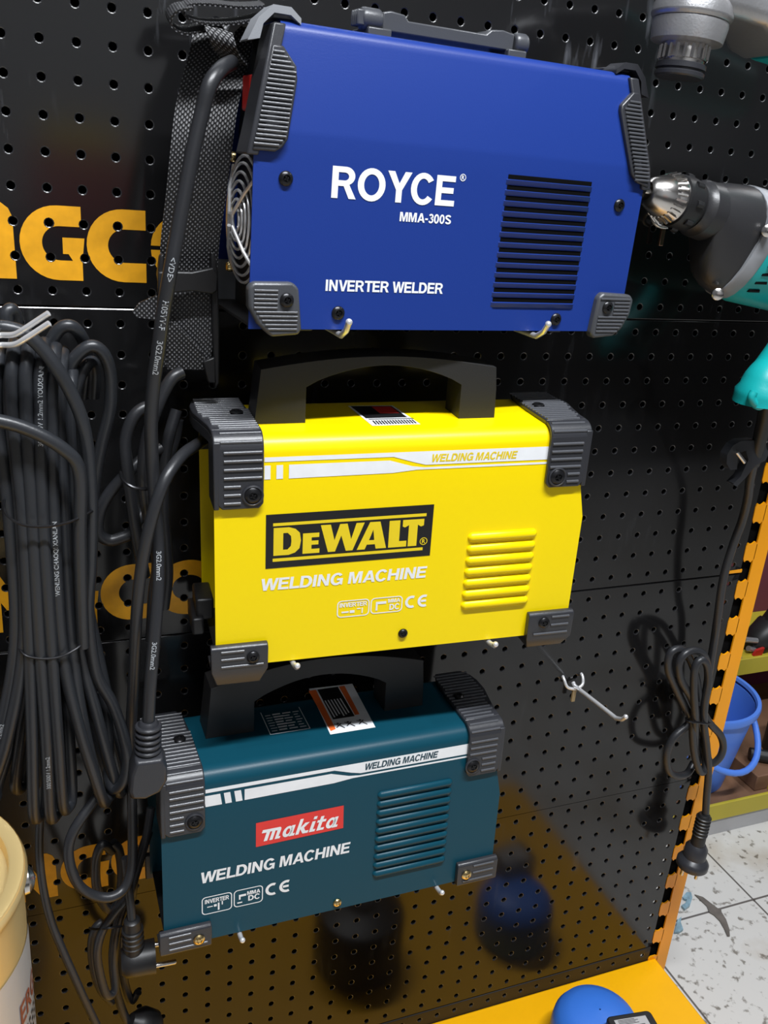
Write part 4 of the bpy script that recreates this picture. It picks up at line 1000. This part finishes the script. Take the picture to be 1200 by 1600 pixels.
# ------------------------------------------------------------------ hooks
def peg_hook(label, x, z, L, tip, rise=.0, r=.0023, tagm=None, group='single prong pegboard hooks', up=.012):
    h = thing('peg_hook', label, 'hook', (x, 0, z), None, group)
    M = MB()
    pts = [(0,-.004,.002),(0,-.008,0),(0,-L*.5,rise*.5),(0,-L+.006,rise)]+[(0,-L-tip*.35,rise+tip*.45),(0,-L-tip*.75,rise+tip)]
    M.tube([Vector(p) for p in pts[:1]]+spline(pts[1:4], 4)+[Vector(p) for p in pts[4:]], r, 12)
    M.ball((0,-L-tip*.75,rise+tip), r*1.12)
    M.build('prong', M_chrome, h)
    B = MB().tube(spline([(-.0125,.012,.010),(-.0125,.002,.010),(-.0125,-.004,.007),(-.010,-.0085,0),(0,-.0095,-.003),(.010,-.0085,0),(.0125,-.004,.007),(.0125,.002,.010),(.0125,.012,.010)], 5), .0018, 10)
    B.build('bracket_wire', M_chrome, h)
    if tagm: MB().box(-.0022,.0022,-.0105,-.0075,-.020,-.002).build('locking_tab', tagm, h, bevel=.0004)
    return h
def local_pt(dev, u, w_, v): return dev.O + dev.R.to_3x3() @ (Vector((u, w_, v))/1000)
def rest_hook(dev, u, v, label, tip, extra=0):
    p = local_pt(dev, u, -8-extra, v); q = local_pt(dev, u, 90, v)
    return peg_hook(label, p.x, p.z-.0027, -p.y, tip)
rest_hook(ry, 68, -57.5, 'zinc hook under the blue machine, at its left foot', .012, 3); rest_hook(ry, 236, -57.5, 'zinc hook under the blue machine, below its slotted vent', .012, 3)
rest_hook(dw, 63.7, -109.5, 'zinc hook under the yellow machine, near its left foot', .004); rest_hook(dw, 238.7, -109.5, 'zinc hook under the yellow machine, below its vent ribs', .004)
rest_hook(mk, 67.6, -93.5, 'zinc hook under the teal machine, near its left foot', .004); rest_hook(mk, 265.7, -93.5, 'zinc hook under the teal machine, below its vent ribs', .004)
p = at(892,1066,0)
peg_hook('empty bright zinc hook on the bare board, right of the yellow machine', p.x, p.z, .094, .011, .008, .0024, M_tan)
p = at(1040,335,0); p = at(1038,350,-.0095)
peg_hook('zinc hook with copper tab below the drill chuck', p.x, p.z, .06, .006, .004, .002, M_copper)
# flat hook that carries the cable hank
hk = thing('hank_hook', 'flat bent zinc hook carrying the cable hank, at the left edge', 'hook', at(10, 538, 0))
bpy.context.view_layer.update()
q = px3([(-60,500,0),(-40,515,-.06),(-12,537,-.128),(6,539,-.136),(24,538,-.142),(40,529,-.146),(60,516,-.149),(77,505,-.152)])
vs = []; 
M = MB()
for d in (0, .006): M.tube(spline([p_+Vector((0,d*.2,d)) for p_ in q], 4), .0019, 10)
child_world(M, 'prong', M_chrome, hk)
child_world(MB().box(q[0].x-.014, q[0].x+.014, -.004, 0, q[0].z-.012, q[0].z+.014), 'bracket_plate', M_chrome, hk, bevel=.001)

# ------------------------------------------------------------------ drill
Yd = -.10
tipp = at(1010,298,Yd); tail_ = at(1108,330,Yd)
ax = Vector((tail_.x-tipp.x, .006, tail_.z-tipp.z)).normalized()
drill = thing('power_drill', 'turquoise and grey power drill with steel chuck, right of the blue machine', 'drill', tipp)
bpy.context.view_layer.update()
sc_d = 1.0
def along(t, dz=0): return tipp+ax*t+Vector((0,0,dz))
M = MB().lathe([(.0075,0),(.0110,.002),(.0168,.016),(.0176,.024)], along(0), ax, 32, cap0=False)
M.lathe([(.0075,0),(.0066,.006),(.005,.01)], along(0), ax, 24, cap0=False)
ck = child_world(M, 'chuck', M_steel, drill)
J = MB()
for k in range(3):
    a = 2*math.pi*k/3+.5; u = ax.orthogonal().normalized(); v = ax.cross(u); d = u*math.cos(a)+v*math.sin(a)
    J.cyl(along(-.004)+d*.0031, along(.012)+d*.0048, .0023, 10)
child_world(J, 'chuck_jaws', M_steel, drill)
G = MB().lathe([(.0168,.0),(.0196,.005),(.0196,.009)], along(.021), ax, 32)
u = ax.orthogonal().normalized(); v = ax.cross(u)
for k in range(26):
    a = 2*math.pi*k/26; d = u*math.cos(a)+v*math.sin(a); t_ = (-u*math.sin(a)+v*math.cos(a))*.0011
    p0 = along(.0190)+d*.0158; p1 = along(.0265)+d*.0206
    e = d*.0022-ax*.001
    G.add([p0-t_,p0+t_,p1+t_,p1-t_,p0-t_*.6+e,p0+t_*.6+e,p1+t_*.6+e*.5,p1-t_*.6+e*.5],[(0,1,2,3),(4,5,6,7),(0,1,5,4),(1,2,6,5),(2,3,7,6),(3,0,4,7)])
child_world(G, 'chuck_gear_ring', M_steel, drill)
M = MB().lathe([(.0190,0),(.0212,.001),(.0218,.013),(.0210,.019),(.0188,.0215)], along(.030), ax, 32)
for k in range(8):
    a = 2*math.pi*k/8; d = u*math.cos(a)+v*math.sin(a); M.lathe([(.0032,-.0035),(.0036,0),(.0032,.0035)], along(.041)+d*.0204, ax, 8)
child_world(M, 'chuck_sleeve', M_blk, drill)
M = MB().lathe([(.016,0),(.0198,.001),(.0205,.006),(.0236,.009),(.0246,.029)], along(.051), ax, 32)
child_world(M, 'gearbox_nose', M_gearbox, drill)
# gearbox: teardrop section tapering in to the nose
def gear_sections():
    M = MB(); n = 28; secs = []
    for t, ru, rl, dl in ((.076,.0245,.0235,.002),(.083,.026,.031,.008),(.092,.028,.038,.014),(.104,.030,.041,.017),(.116,.0315,.043,.018)):
        ring = []
        for k in range(n):
            a = 2*math.pi*k/n; c, s_ = math.cos(a), math.sin(a)
            z = s_*ru if s_ > 0 else s_*(rl+dl); y = c*(ru*(1 if s_ > -.3 else .95))
            ring.append(along(t)+Vector((.30*min(0,z),y,z)))
        secs.append(ring)
    vs = [p_ for r_ in secs for p_ in r_]; fs = []
    for i in range(len(secs)-1): fs += [(i*n+k, i*n+(k+1) % n, (i+1)*n+(k+1) % n, (i+1)*n+k) for k in range(n)]
    fs += [tuple(range(n-1,-1,-1)), tuple((len(secs)-1)*n+k for k in range(n))]
    return M.add(vs, fs)
child_world(gear_sections(), 'gearbox', M_gearbox, drill)
def body_sections(ts, name, m, grow):
    M = MB(); n = 28; vs = []
    for t, g in zip(ts, grow):
        for k in range(n):
            a = 2*math.pi*k/n; c, s_ = math.cos(a), math.sin(a)
            z = s_*.0325*g if s_ > 0 else s_*.0620*g; vs.append(along(t)+Vector((.30*min(0,z), c*.034*g, z)))
    fs = []
    for i in range(len(ts)-1): fs += [(i*n+k, i*n+(k+1) % n, (i+1)*n+(k+1) % n, (i+1)*n+k) for k in range(n)]
    fs += [tuple(range(n-1,-1,-1)), tuple((len(ts)-1)*n+k for k in range(n))]
    M.add(vs, fs); return child_world(M, name, m, drill)
body_sections([.115,.117,.130,.131], 'gearbox_collar', M_lgrey, [.97,1.0,1.02,1.0])
body_sections([.129,.137,.20,.25,.27], 'motor_housing', M_makteal, [1.0,1.03,1.0,.9,.7])
V = MB()
for k in range(6):
    c = along(.139)+Vector((-.30*(.014+.0075*k),-.0352,-.014-.0075*k)); 
    V.box(c.x-.001+.0*k, c.x+.016-.001*k, c.y+.0+.0032*max(0,k-1), c.y+.006+.0032*max(0,k-1), c.z-.0013, c.z+.0013)
child_world(V, 'vent_slots', M_dark, drill)
for t, dz, y in ((.113,-.004,-.035),(.092,-.064,-.012)):
    child_world(MB().lathe([(.0052,0),(.0052,.004),(.003,.0055)], along(t,dz)+Vector((0,y,0)), (-.5,-.85,0), 14), 'screw', M_steel, drill)
# pistol grip that reaches down beside the board, with its cord, guard, key holder and plug
gp = [at(1275,470,-.10), at(1248,530,-.105), at(1214,580,-.11), at(1196,602,-.112), at(1190,628,-.112)]
M = MB().tube(spline(gp, 6), lambda t: .024-.002*math.sin(t*3)+(.003 if t > .8 else 0), 20)
child_world(M, 'grip', M_makteal, drill)
child_world(MB().tube(spline(px3([(1178,612,-.125),(1174,622,-.125),(1183,634,-.125),(1192,632,-.125),(1194,618,-.12)]), 5), .0038, 10), 'grip_loop', M_makteal, drill)
cg = spline(px3([(1200,632,-.10),(1194,660,-.095),(1185,695,-.088),(1178,725,-.08)]), 6)
child_world(MB().tube(cg, lambda t: .0085-.0025*t, 14), 'cord_guard', M_blk, drill)
Yc = -.036
kp = px3([(1178,722,-.08),(1172,750,-.07),(1168,780,-.06),(1159,815,-.05),(1145,853,-.044),(1130,905,-.040),(1121,967,-.036),(1116,1000,-.030),(1108,1050,-.026),(1098,1110,-.022)])
M = MB().tube(spline(kp, 7), .0046, 12)
for q in ([(1092,1150,-.03),(1084,1126,Yc),(1075,1113,Yc),(1055,1073,Yc),(1044,1045,Yc),(1047,1022,Yc),(1059,1014,Yc),(1073,1021,Yc+.004),(1088,1060,Yc+.012),(1094,1120,Yc+.01)],
          [(1096,1140,Yc),(1081,1093,Yc-.006),(1064,1062,Yc-.006),(1061,1037,Yc-.006),(1072,1020,Yc-.006),(1089,1017,Yc-.004),(1102,1028,Yc),(1106,1060,Yc+.008),(1098,1110,Yc+.01)],
          [(1086,1170,Yc),(1086,1122,Yc-.010),(1084,1079,Yc-.012),(1086,1044,Yc-.012),(1095,1031,Yc-.012),(1104,1038,Yc-.012),(1107,1064,Yc-.012),(1101,1100,Yc-.010),(1100,1130,Yc-.008),(1104,1165,Yc-.006),(1107,1205,Yc-.006),(1104,1245,Yc-.006),(1102,1280,Yc-.006)],
          [(1090,1110,Yc),(1075,1132,Yc),(1053,1152,Yc),(1042,1178,Yc),(1045,1203,Yc),(1058,1212,Yc),(1074,1208,Yc+.004),(1084,1192,Yc+.01)],
          [(1096,1108,Yc-.004),(1109,1130,Yc-.004),(1125,1148,Yc-.004),(1130,1166,Yc-.004),(1125,1183,Yc-.004),(1112,1193,Yc),(1104,1180,Yc+.006)],
          [(1084,1110,Yc-.004),(1082,1140,Yc-.006),(1085,1178,Yc-.006),(1093,1204,Yc-.006),(1101,1202,Yc-.004),(1102,1170,Yc),(1098,1120,Yc+.004)],
          [(1090,1100,Yc+.004),(1088,1150,Yc+.006),(1092,1190,Yc+.008)]):
    M.tube(cord(q, .0046), .0046, 12)
child_world(M, 'power_cord', M_cord, drill)
child_world(MB().tube(spline(px3([(1072,1122,-.028),(1074,1127,-.046),(1090,1129,-.050),(1108,1131,-.046),(1112,1128,-.03)]), 5), .0015, 8), 'cord_tie', M_screw, drill)
# key holder: curled rubber clip on the cord
def keyholder():
    M = MB(); Y = -.085
    o = [(1191,688),(1172,686),(1152,687),(1140,694),(1131,708),(1130,722),(1136,732),(1146,731),(1147,720),(1148,706),(1160,702),(1164,716),(1152,742),(1140,754),(1146,758),(1160,744),(1176,724),(1190,718),(1196,706),(1192,698)]
    P_ = [(at(x,y,Y)) for x, y in o]
    me = flat([[(p_.x, p_.z) for p_ in P_]], .005)
    M.add([(v.co.x, v.co.z+Y, v.co.y) for v in me.vertices], [tuple(p_.vertices) for p_ in me.polygons]); return M
child_world(keyholder(), 'key_holder', M_guard, drill, bevel=.0012)
child_world(MB().cyl(at(1151,706,-.092), at(1163,722,-.092), .0022, 10).cyl(at(1190,689,-.092), at(1196,688,-.092), .003, 10), 'chuck_key', M_steel, drill)
# its plug
a = at(1101,1272,Yc-.006); b = at(1087,1330,Yc-.006); dx = (b-a).normalized(); L = (b-a).length
M = MB().lathe([(.0065,0),(.008,.002),(.0095,L)], a, dx, 16)
for k in range(6): M.lathe([(.0088,0),(.0098,.0008),(.0098,.002),(.0088,.003)], a+dx*(.004+k*.0052), dx, 16)
child_world(M, 'plug_strain_relief', M_blk, drill)
dn = Vector((-.08,-.04,-1)).normalized()
M = MB().lathe([(.0105,0),(.0145,.006),(.0145,.020),(.0185,.024),(.0205,.027),(.0205,.034),(.019,.036)], b-dn*.012, dn, 28)
child_world(M, 'plug_body', M_guard, drill)
M = MB()
for d in (-.0092, .0092): M.lathe([(.0023,0),(.0023,.018),(.0015,.019)], b+dn*.022+Vector((d*.75,-d*.65,0)), dn, 12)
child_world(M, 'plug_pins', M_steel, drill)

# ------------------------------------------------------------------ angle grinder (top right)
Yg = -.12
sp = at(1060,122,Yg)
gr = thing('angle_grinder', 'angle grinder with cast silver head and turquoise body, top right corner', 'grinder', sp)
bpy.context.view_layer.update()
X_, Z_ = sp.x, sp.z
tl = Vector((.06,0,1)).normalized()
M = MB().lathe([(.0175,0),(.0186,.001),(.0188,.0035),(.0178,.0043),(.0172,.0045),(.0172,.0053),(.0190,.0058),(.0190,.0092),(.018,.0098)], sp, tl, 32)
child_world(M, 'disc_flange', M_guard, gr)
M = MB().lathe([(.0165,.0098),(.0165,.0120),(.0180,.0123),(.0180,.0225),(.0175,.0235)], sp, tl, 32)
for k in range(20):
    a = 2*math.pi*k/20; M.cyl(sp+tl*.0127+Vector((math.cos(a),math.sin(a),0))*.0177, sp+tl*.0222+Vector((math.cos(a),math.sin(a),0))*.0177, .0014, 6)
child_world(M, 'spindle_collar', M_steel, gr)
M = MB().lathe([(.021,.0230),(.0268,.0245),(.0285,.036),(.0282,.0385),(.0268,.0395)], sp, tl, 36)
child_world(M, 'bearing_cover', M_alu, gr)
top = sp+tl*.039
M = MB().lathe([(.0285,0),(.0305,.003),(.0295,.010),(.025,.020),(.014,.026),(.001,.028)], top, tl, 36, cap1=False)
# neck block
pr = [(0,-.030,.0),(0,.030,.0)]
vs = []; fs = []
secs = [(.005,.027,.004,.036),(.030,.027,.006,.042),(.050,.029,.006,.048),(.064,.033,-.003,.052),(.080,.034,-.005,.054)]
n = 20
for dx_, hw, z0, z1 in secs:
    for (a_, b_) in rrect(-hw, hw, z0, z1, .010, 4): vs.append((top.x+dx_, top.y+a_, top.z+b_-.12*dx_))
m_ = len(vs)//len(secs)
for i in range(len(secs)-1): fs += [(i*m_+k, i*m_+(k+1) % m_, (i+1)*m_+(k+1) % m_, (i+1)*m_+k) for k in range(m_)]
fs += [tuple(range(m_-1,-1,-1)), tuple((len(secs)-1)*m_+k for k in range(m_))]
M.add(vs, fs)
for k in range(5):
    c = top+Vector((.024+.0065*k, -.0282-.0004*k, .026)); M.add([c+Vector((-.0015,0,-.006)),c+Vector((.0015,0,-.006)),c+Vector((.0055,0,.010)),c+Vector((.0025,0,.010)),c+Vector((-.001,-.002,-.005)),c+Vector((.001,-.002,-.005)),c+Vector((.005,-.002,.009)),c+Vector((.003,-.002,.009))],[(4,5,6,7),(0,1,5,4),(1,2,6,5),(2,3,7,6),(3,0,4,7)])
child_world(M, 'gear_head', M_alu, gr, bevel=.0008)
child_world(MB().lathe([(.0055,0),(.0055,.0015),(.0035,.002)], top+Vector((.067,-.0335,.034)), (0,-1,0), 16), 'handle_socket', M_dark, gr)
child_world(MB().lathe([(.004,0),(.004,.004),(.002,.005)], top+Vector((.060,-.0318,.002)), (-.2,-1,-.1), 14), 'screw', M_steel, gr)
vs = []; fs = []
secs = [(.081,1.0),(.086,1.03),(.105,1.0),(.2,.92),(.26,.85)]
for dx_, g in secs:
    for (a_, b_) in rrect(-.034*g, .034*g, -.006*g, .055*g, .020, 5): vs.append((top.x+dx_, top.y+a_, top.z+b_-.12*dx_))
m_ = len(vs)//len(secs)
for i in range(len(secs)-1): fs += [(i*m_+k, i*m_+(k+1) % m_, (i+1)*m_+(k+1) % m_, (i+1)*m_+k) for k in range(m_)]
fs += [tuple(range(m_-1,-1,-1)), tuple((len(secs)-1)*m_+k for k in range(m_))]
child_world(MB().add(vs, fs), 'motor_housing', M_makteal, gr)
child_world(MB().box(top.x+.098, top.x+.2, top.y-.037, top.y-.030, top.z-.016, top.z+.016), 'side_insert', M_blk, gr, bevel=.002)

# ------------------------------------------------------------------ pump on the deck
pc_ = Vector((.619, -.105, .0725))
pump = thing('water_pump', 'blue round-backed pump with black labelled box, on the amber deck', 'pump', pc_)
bpy.context.view_layer.update()
Rp = .056; zc = pc_.z+.016+Rp-.006; 
M = MB().lathe([(.001,-.046),(.022,-.0455),(.042,-.040),(.053,-.028),(Rp,-.010),(Rp,.085),(.05,.092),(.03,.095)], (pc_.x, pc_.y, pc_.z+.05), (-.15,-.3,1), 40) if False else MB().lathe([(.030,0),(Rp*.98,.004),(Rp,.012),(Rp,.044),(Rp*.97,.057),(Rp*.86,.068),(Rp*.62,.076),(Rp*.3,.080),(.001,.0812)], pc_, (0,0,1), 44, cap1=False)
child_world(M, 'pump_shell', M_pump, pump)
bx = pc_+Vector((.016,-.048,.062))
M = MB().prism(rrect(-.030,.030,-.022,.022,.006), 0, .036, 'z'); M.mv(Matrix.Translation(bx) @ Matrix.Rotation(math.radians(-8),4,'Z'))
tb = child_world(M, 'terminal_box', M_blk, pump, bevel=.002)
M = MB().box(-.022,.020,-.017,.015,.0362,.0366); M.mv(Matrix.Translation(bx) @ Matrix.Rotation(math.radians(-8),4,'Z'))
lbp = child_world(M, 'box_label', M_silverlab, pump)
M = MB()
for k in range(3):
    x = -.020+.012*k; q = [rc(x,x+.010,-.004,.005), rc(x+.0008,x+.0092,-.0032,.0042)]
    me = flat(q); M.add([(v.co.x,v.co.y,.0368) for v in me.vertices],[tuple(p_.vertices) for p_ in me.polygons])
for k in range(4): M.add([(-.018,.0075+.0018*k,.0368),(.008-.004*(k % 2),.0075+.0018*k,.0368),(.008-.004*(k % 2),.0082+.0018*k,.0368),(-.018,.0082+.0018*k,.0368)],[(0,1,2,3)])
for k in range(5): M.add([(-.018+.007*k,-.014,.0368),(-.013+.007*k,-.014,.0368),(-.013+.007*k,-.0075,.0368),(-.0145+.007*k,-.0075,.0368)],[(0,1,2,3)])
M.mv(Matrix.Translation(bx) @ Matrix.Rotation(math.radians(-8),4,'Z'))
child_world(M, 'label_print', M_blkprint, pump)

dk = thing('water_pump', 'black canister pump on the deck under the teal machine, seen mirrored in the board', 'pump', (.385,-.13,.0725))
MB().lathe([(.05,0),(.062,.003),(.062,.080),(.058,.090),(.035,.097),(.001,.098)], (0,0,0), (0,0,1), 32, cap1=False).build('pump_shell', M_blk, dk); MB().cyl((0,0,.095),(0,0,.108),.02,20).build('pump_cap', M_guard, dk)

# ------------------------------------------------------------------ gold paint tins (a stack, only the top one is in the picture)
TC = Vector((-.099,-.268,.0725)); TH = .2055; TR = .083
tins = []
for k, lab in enumerate(('gold paint tin at the very bottom of the stack, standing on the deck', 'gold paint tin in the middle of the stack', 'open-topped look gold paint tin with silver label, bottom left corner')):
    if k == 2: lab = 'gold paint tin with silver label, cut by the left edge, bottom corner'
    t = thing('paint_tin', lab, 'paint tin', TC+Vector((0,0,TH*k)), None, 'stacked gold paint tins'); tins.append(t)
    bd = MB().lathe([(TR-.002,0),(TR,.001),(TR,.004),(TR-.002,.006),(TR-.002,TH-.010),(TR,TH-.009),(TR+.0012,TH-.005),(TR,TH-.001)], (0,0,0), (0,0,1), 64, cap1=False).build('tin_body', M_gold, t)
    MB().lathe([(TR,TH-.002),(TR-.001,TH),(TR-.008,TH),(TR-.0095,TH-.001),(TR-.0105,TH-.009),(TR-.020,TH-.0095),(TR-.021,TH-.006),(TR-.026,TH-.005),(TR-.028,TH-.0085),(.001,TH-.009)], (0,0,0), (0,0,1), 64, cap0=False, cap1=False).build('lid', M_gold, t)
    lb = MB(); n = 64; vs = []
    for j in range(n+1):
        a = 2*math.pi*j/n; zt = TH-.050
        vs += [((TR-.0014)*math.cos(a),(TR-.0014)*math.sin(a),.012),((TR-.0014)*math.cos(a),(TR-.0014)*math.sin(a),zt)]
    lb.add(vs, [(2*j,2*j+2,2*j+3,2*j+1) for j in range(n)])
    lab_o = lb.build('label', M_silverlab, t)
    for a in (4, 184):
        c, s_ = math.cos(math.radians(a)), math.sin(math.radians(a))
        MB().lathe([(.0095,0),(.009,.003),(.005,.006),(.001,.007)], ((TR-.002)*c,(TR-.002)*s_,TH-.020), (c,s_,0), 18, cap1=False).build('bail_ear', M_steel, t)
    bail = [((TR+.004)*math.cos(math.radians(a)), (TR+.004)*math.sin(math.radians(a)), TH-.020-.045*math.sin(math.radians((a-4)))) for a in range(4,185,6)]
    MB().tube([Vector(p_) for p_ in bail], .0014, 8).build('bail_wire', M_steel, t)
    if k == 2:
        me = glyphs('ERG', .02); M = MB(); vs = []
        for v in me.vertices:
            a = math.radians(-25)+v.co.x*.0185/TR; vs.append(((TR-.0010)*math.cos(a),(TR-.0010)*math.sin(a),.106+v.co.y*.024))
        M.add(vs, [tuple(p_.vertices) for p_ in me.polygons]); M.build('label_lettering', mat('rust_brown_print', (.25,.06,.03), .5, var=.1), lab_o)
        M = MB()
        for r_ in range(3):
            vs = []
            for j in range(9):
                a = math.radians(-24+4*j); b_ = math.radians(-24+4*j+2.2); z = .096-.006*r_
                vs = [((TR-.0010)*math.cos(a),(TR-.0010)*math.sin(a),z),((TR-.0010)*math.cos(b_),(TR-.0010)*math.sin(b_),z),((TR-.0010)*math.cos(b_),(TR-.0010)*math.sin(b_),z+.003),((TR-.0010)*math.cos(a),(TR-.0010)*math.sin(a),z+.003)]
                M.add(vs, [(0,1,2,3)])
        M.build('label_small_print', M_blkprint, lab_o)

# ------------------------------------------------------------------ neighbouring rack and what stands on it
nr = thing('shelf_rack', 'olive-yellow shelf rack with pale kick plate and maroon back, beyond the orange post', 'shelf rack', (1.6, .55, FLOOR)); NO = (1.6,.55,FLOOR)
MB().box(1.02, 2.6, .30, .306, -.012, .026).build('base_shelf', M_olive, nr, NO, bevel=.001); MB().box(1.02, 2.6, .306, .66, .006, .012).build('shelf_liner', M_brown, nr, NO)
MB().box(1.02, 1.335, .304, .31, FLOOR, -.012).build('kick_plate', M_grey, nr, NO)
MB().box(1.335, 1.36, .302, .34, FLOOR, .02).box(1.0, 1.02, .60, .67, FLOOR, 1.5).build('upright_post', M_olive, nr, NO)
MB().box(1.02, 2.6, .66, .67, FLOOR, 1.5).build('back_panel', M_maroon, nr, NO)
MB().box(1.02, 2.6, .47, .476, .188, .226).box(1.02, 2.6, .476, .66, .21, .218).build('upper_shelf', M_olive, nr, NO, bevel=.001)
# bucket
bk = thing('bucket', 'blue plastic bucket with drooping handle, behind the orange post', 'bucket', (1.2,.43,.0125))
BH = .19; br_, tr_ = .085, .116
MB().lathe([(br_-.002,0),(br_,.001),(tr_-.004,BH-.012),(tr_-.006,BH-.012),(br_-.003,.004),(.001,.004)], (0,0,0), (0,0,1), 56, cap1=False).build('bucket_body', M_bucket, bk)
MB().lathe([(tr_-.006,BH-.014),(tr_+.003,BH-.014),(tr_+.0045,BH-.006),(tr_+.003,BH),(tr_-.004,BH),(tr_-.006,BH-.006)], (0,0,0), (0,0,1), 56, cap0=False, cap1=False).build('rim', M_bucket, bk)
hp = []
for k in range(25):
    a = math.pi*k/24; hp.append(Vector((math.cos(a)*.122+.0, -.055*0-math.sin(a)*.135, BH-.012-math.sin(a)*.095)))
hp = [Matrix.Rotation(math.radians(14),3,'Z') @ p_ for p_ in hp]
M = MB().tube(hp, .0062, 12); M.build('bucket_handle', M_bucket, bk)
# things standing around the bucket
cb = MB().box(-.13,.13,-.12,.12,0,.035).build('carton', M_brown, None, bevel=.002); cb.location = (1.432,.447,.0125); cb.rotation_euler = (0,0,0)
tag(cb, 'low brown cardboard carton on the olive shelf, right of the bucket', 'carton')
tl_ = thing('tool_clamp', 'dark tool with silver rods and a red patch, right edge beside the orange post', 'tool', atz(1188, 1010, .24))
bpy.context.view_layer.update()
def w3(px, py, Y): return at(px, py, Y)
Yt = .52
M = MB().tube(spline([w3(1172,1020,Yt),w3(1186,1000,Yt),w3(1205,985,Yt)], 4), lambda t: .026+.013*t, 14)
M.lathe([(.02,0),(.026,.01),(.022,.05)], w3(1200,985,Yt), (.4,0,.9), 16)
child_world(M, 'tool_body', M_blk, tl_)
child_world(MB().cyl(w3(1150,1030,Yt-.03), w3(1173,1036,Yt-.02), .0085, 14).cyl(w3(1169,1013,Yt-.02), w3(1184,1018,Yt-.02), .006, 12).cyl(w3(1163,999,Yt-.02), w3(1182,1001,Yt-.02), .006, 12), 'rods', M_alu, tl_)
child_world(MB().prism([(0,0),(.022,-.006),(.026,.016),(.006,.012)], -.003, .003, 'y').mv(Matrix.Translation(w3(1176,1024,Yt-.03))), 'red_patch', M_red, tl_)
bt = MB().lathe([(.028,0),(.03,.003),(.03,.085),(.012,.105),(.012,.125)], (0,0,0), (0,0,1), 20).build('bottle', M_blk, None); bt.location = (1.41,.39,.0475)
tag(bt, 'small dark bottle on the flat carton, against the right edge', 'bottle')
rl = thing('paper_roll', 'white and black roll lying on the flat carton, under the bucket handle', 'roll', (1.37,.36,.0475))
MB().lathe([(.013,0),(.013,.075)], (-.045,.02,.0133), (.8,-.5,.0), 16).build('roll_wrap', M_blk, rl); MB().lathe([(.0128,0),(.0128,.028)], (-.045+.0643,.02-.04,.0133), (.8,-.5,0), 16).build('roll_end', M_white, rl)
# scraps on the floor
def scrap(pts, m, name, label, cat, h=.002):
    P_ = [atz(x, y, FLOOR) for x, y in pts]; c = sum(P_, Vector())/len(P_)
    me = flat([[(p_.x-c.x, p_.y-c.y) for p_ in P_]], h/2)
    M = MB().add([(v.co.x, v.co.y, v.co.z+h/2+.0003+.003*math.sin(v.co.x*40)**2) for v in me.vertices], [tuple(p_.vertices) for p_ in me.polygons])
    o = M.build(name, m); o.location = c; return tag(o, label, cat)
scrap([(1085,1399),(1098,1403),(1112,1414),(1121,1421),(1126,1421),(1127,1427),(1134,1438),(1139,1452),(1140,1464),(1136,1464),(1131,1452),(1124,1440),(1115,1431),(1108,1427),(1104,1417)], mat('grey_brown_strip', (.13,.115,.10), .5, var=.2, vscale=60), 'strip', 'curved grey-brown strip lying on the white tiles', 'strip')
M_sc = mat('blue_grey_film', (.22,.34,.40), .3, var=.3, vscale=90)
scrap([(1066,1404),(1072,1397),(1079,1398),(1081,1406),(1077,1418),(1069,1424),(1064,1418),(1070,1414),(1073,1408),(1069,1408)], M_sc, 'film_scrap', 'curled blue-grey film scrap on the tiles, upper of two beside the post', 'scrap', .004)
scrap([(1058,1440),(1064,1436),(1063,1444),(1067,1455),(1061,1459),(1053,1460)], M_sc, 'film_scrap', 'pale blue torn film scrap on the tiles, lower of two beside the post', 'scrap', .004)

# ------------------------------------------------------------------ the rest of the shop behind the camera, seen only as reflections in the glossy board
ct = thing('shop_counter', 'long dark counter on the opposite side of the aisle', 'counter', (.9,-2.6,FLOOR)); CO = (.9,-2.6,FLOOR)
MB().box(-1.4, 3.0, -2.9, -2.35, FLOOR, .84).build('counter_body', M_counter, ct, CO); MB().box(-1.42, 3.02, -2.92, -2.30, .84, .87).build('counter_top', M_counter, ct, CO, bevel=.004)
rb = thing('tool_case', 'red tool case with yellow lid on the opposite counter', 'case', (.2,-2.5,.87))
MB().box(-.16,.16,-.08,.08,0,.24).build('case_body', M_red, rb, bevel=.01); MB().box(-.12,.12,-.08,.08,.24,.31).build('case_lid', M_yel, rb, bevel=.01)
for x, y, a in ((.28,-.95,0),(.28,-2.5,0),(2.2,.1,90)):  # first housing holds the main tube, the others sit over added fills
    f_ = thing('ceiling_lamp', 'white ceiling batten lamp, over the main tube or an added fill', 'lamp', (x,y,ZC), (0,0,math.radians(a)), 'ceiling batten lamps')
    MB().box(-.62,.62,-.06,.06,-.17,0).build('lamp_body', M_ceil, f_, bevel=.005)
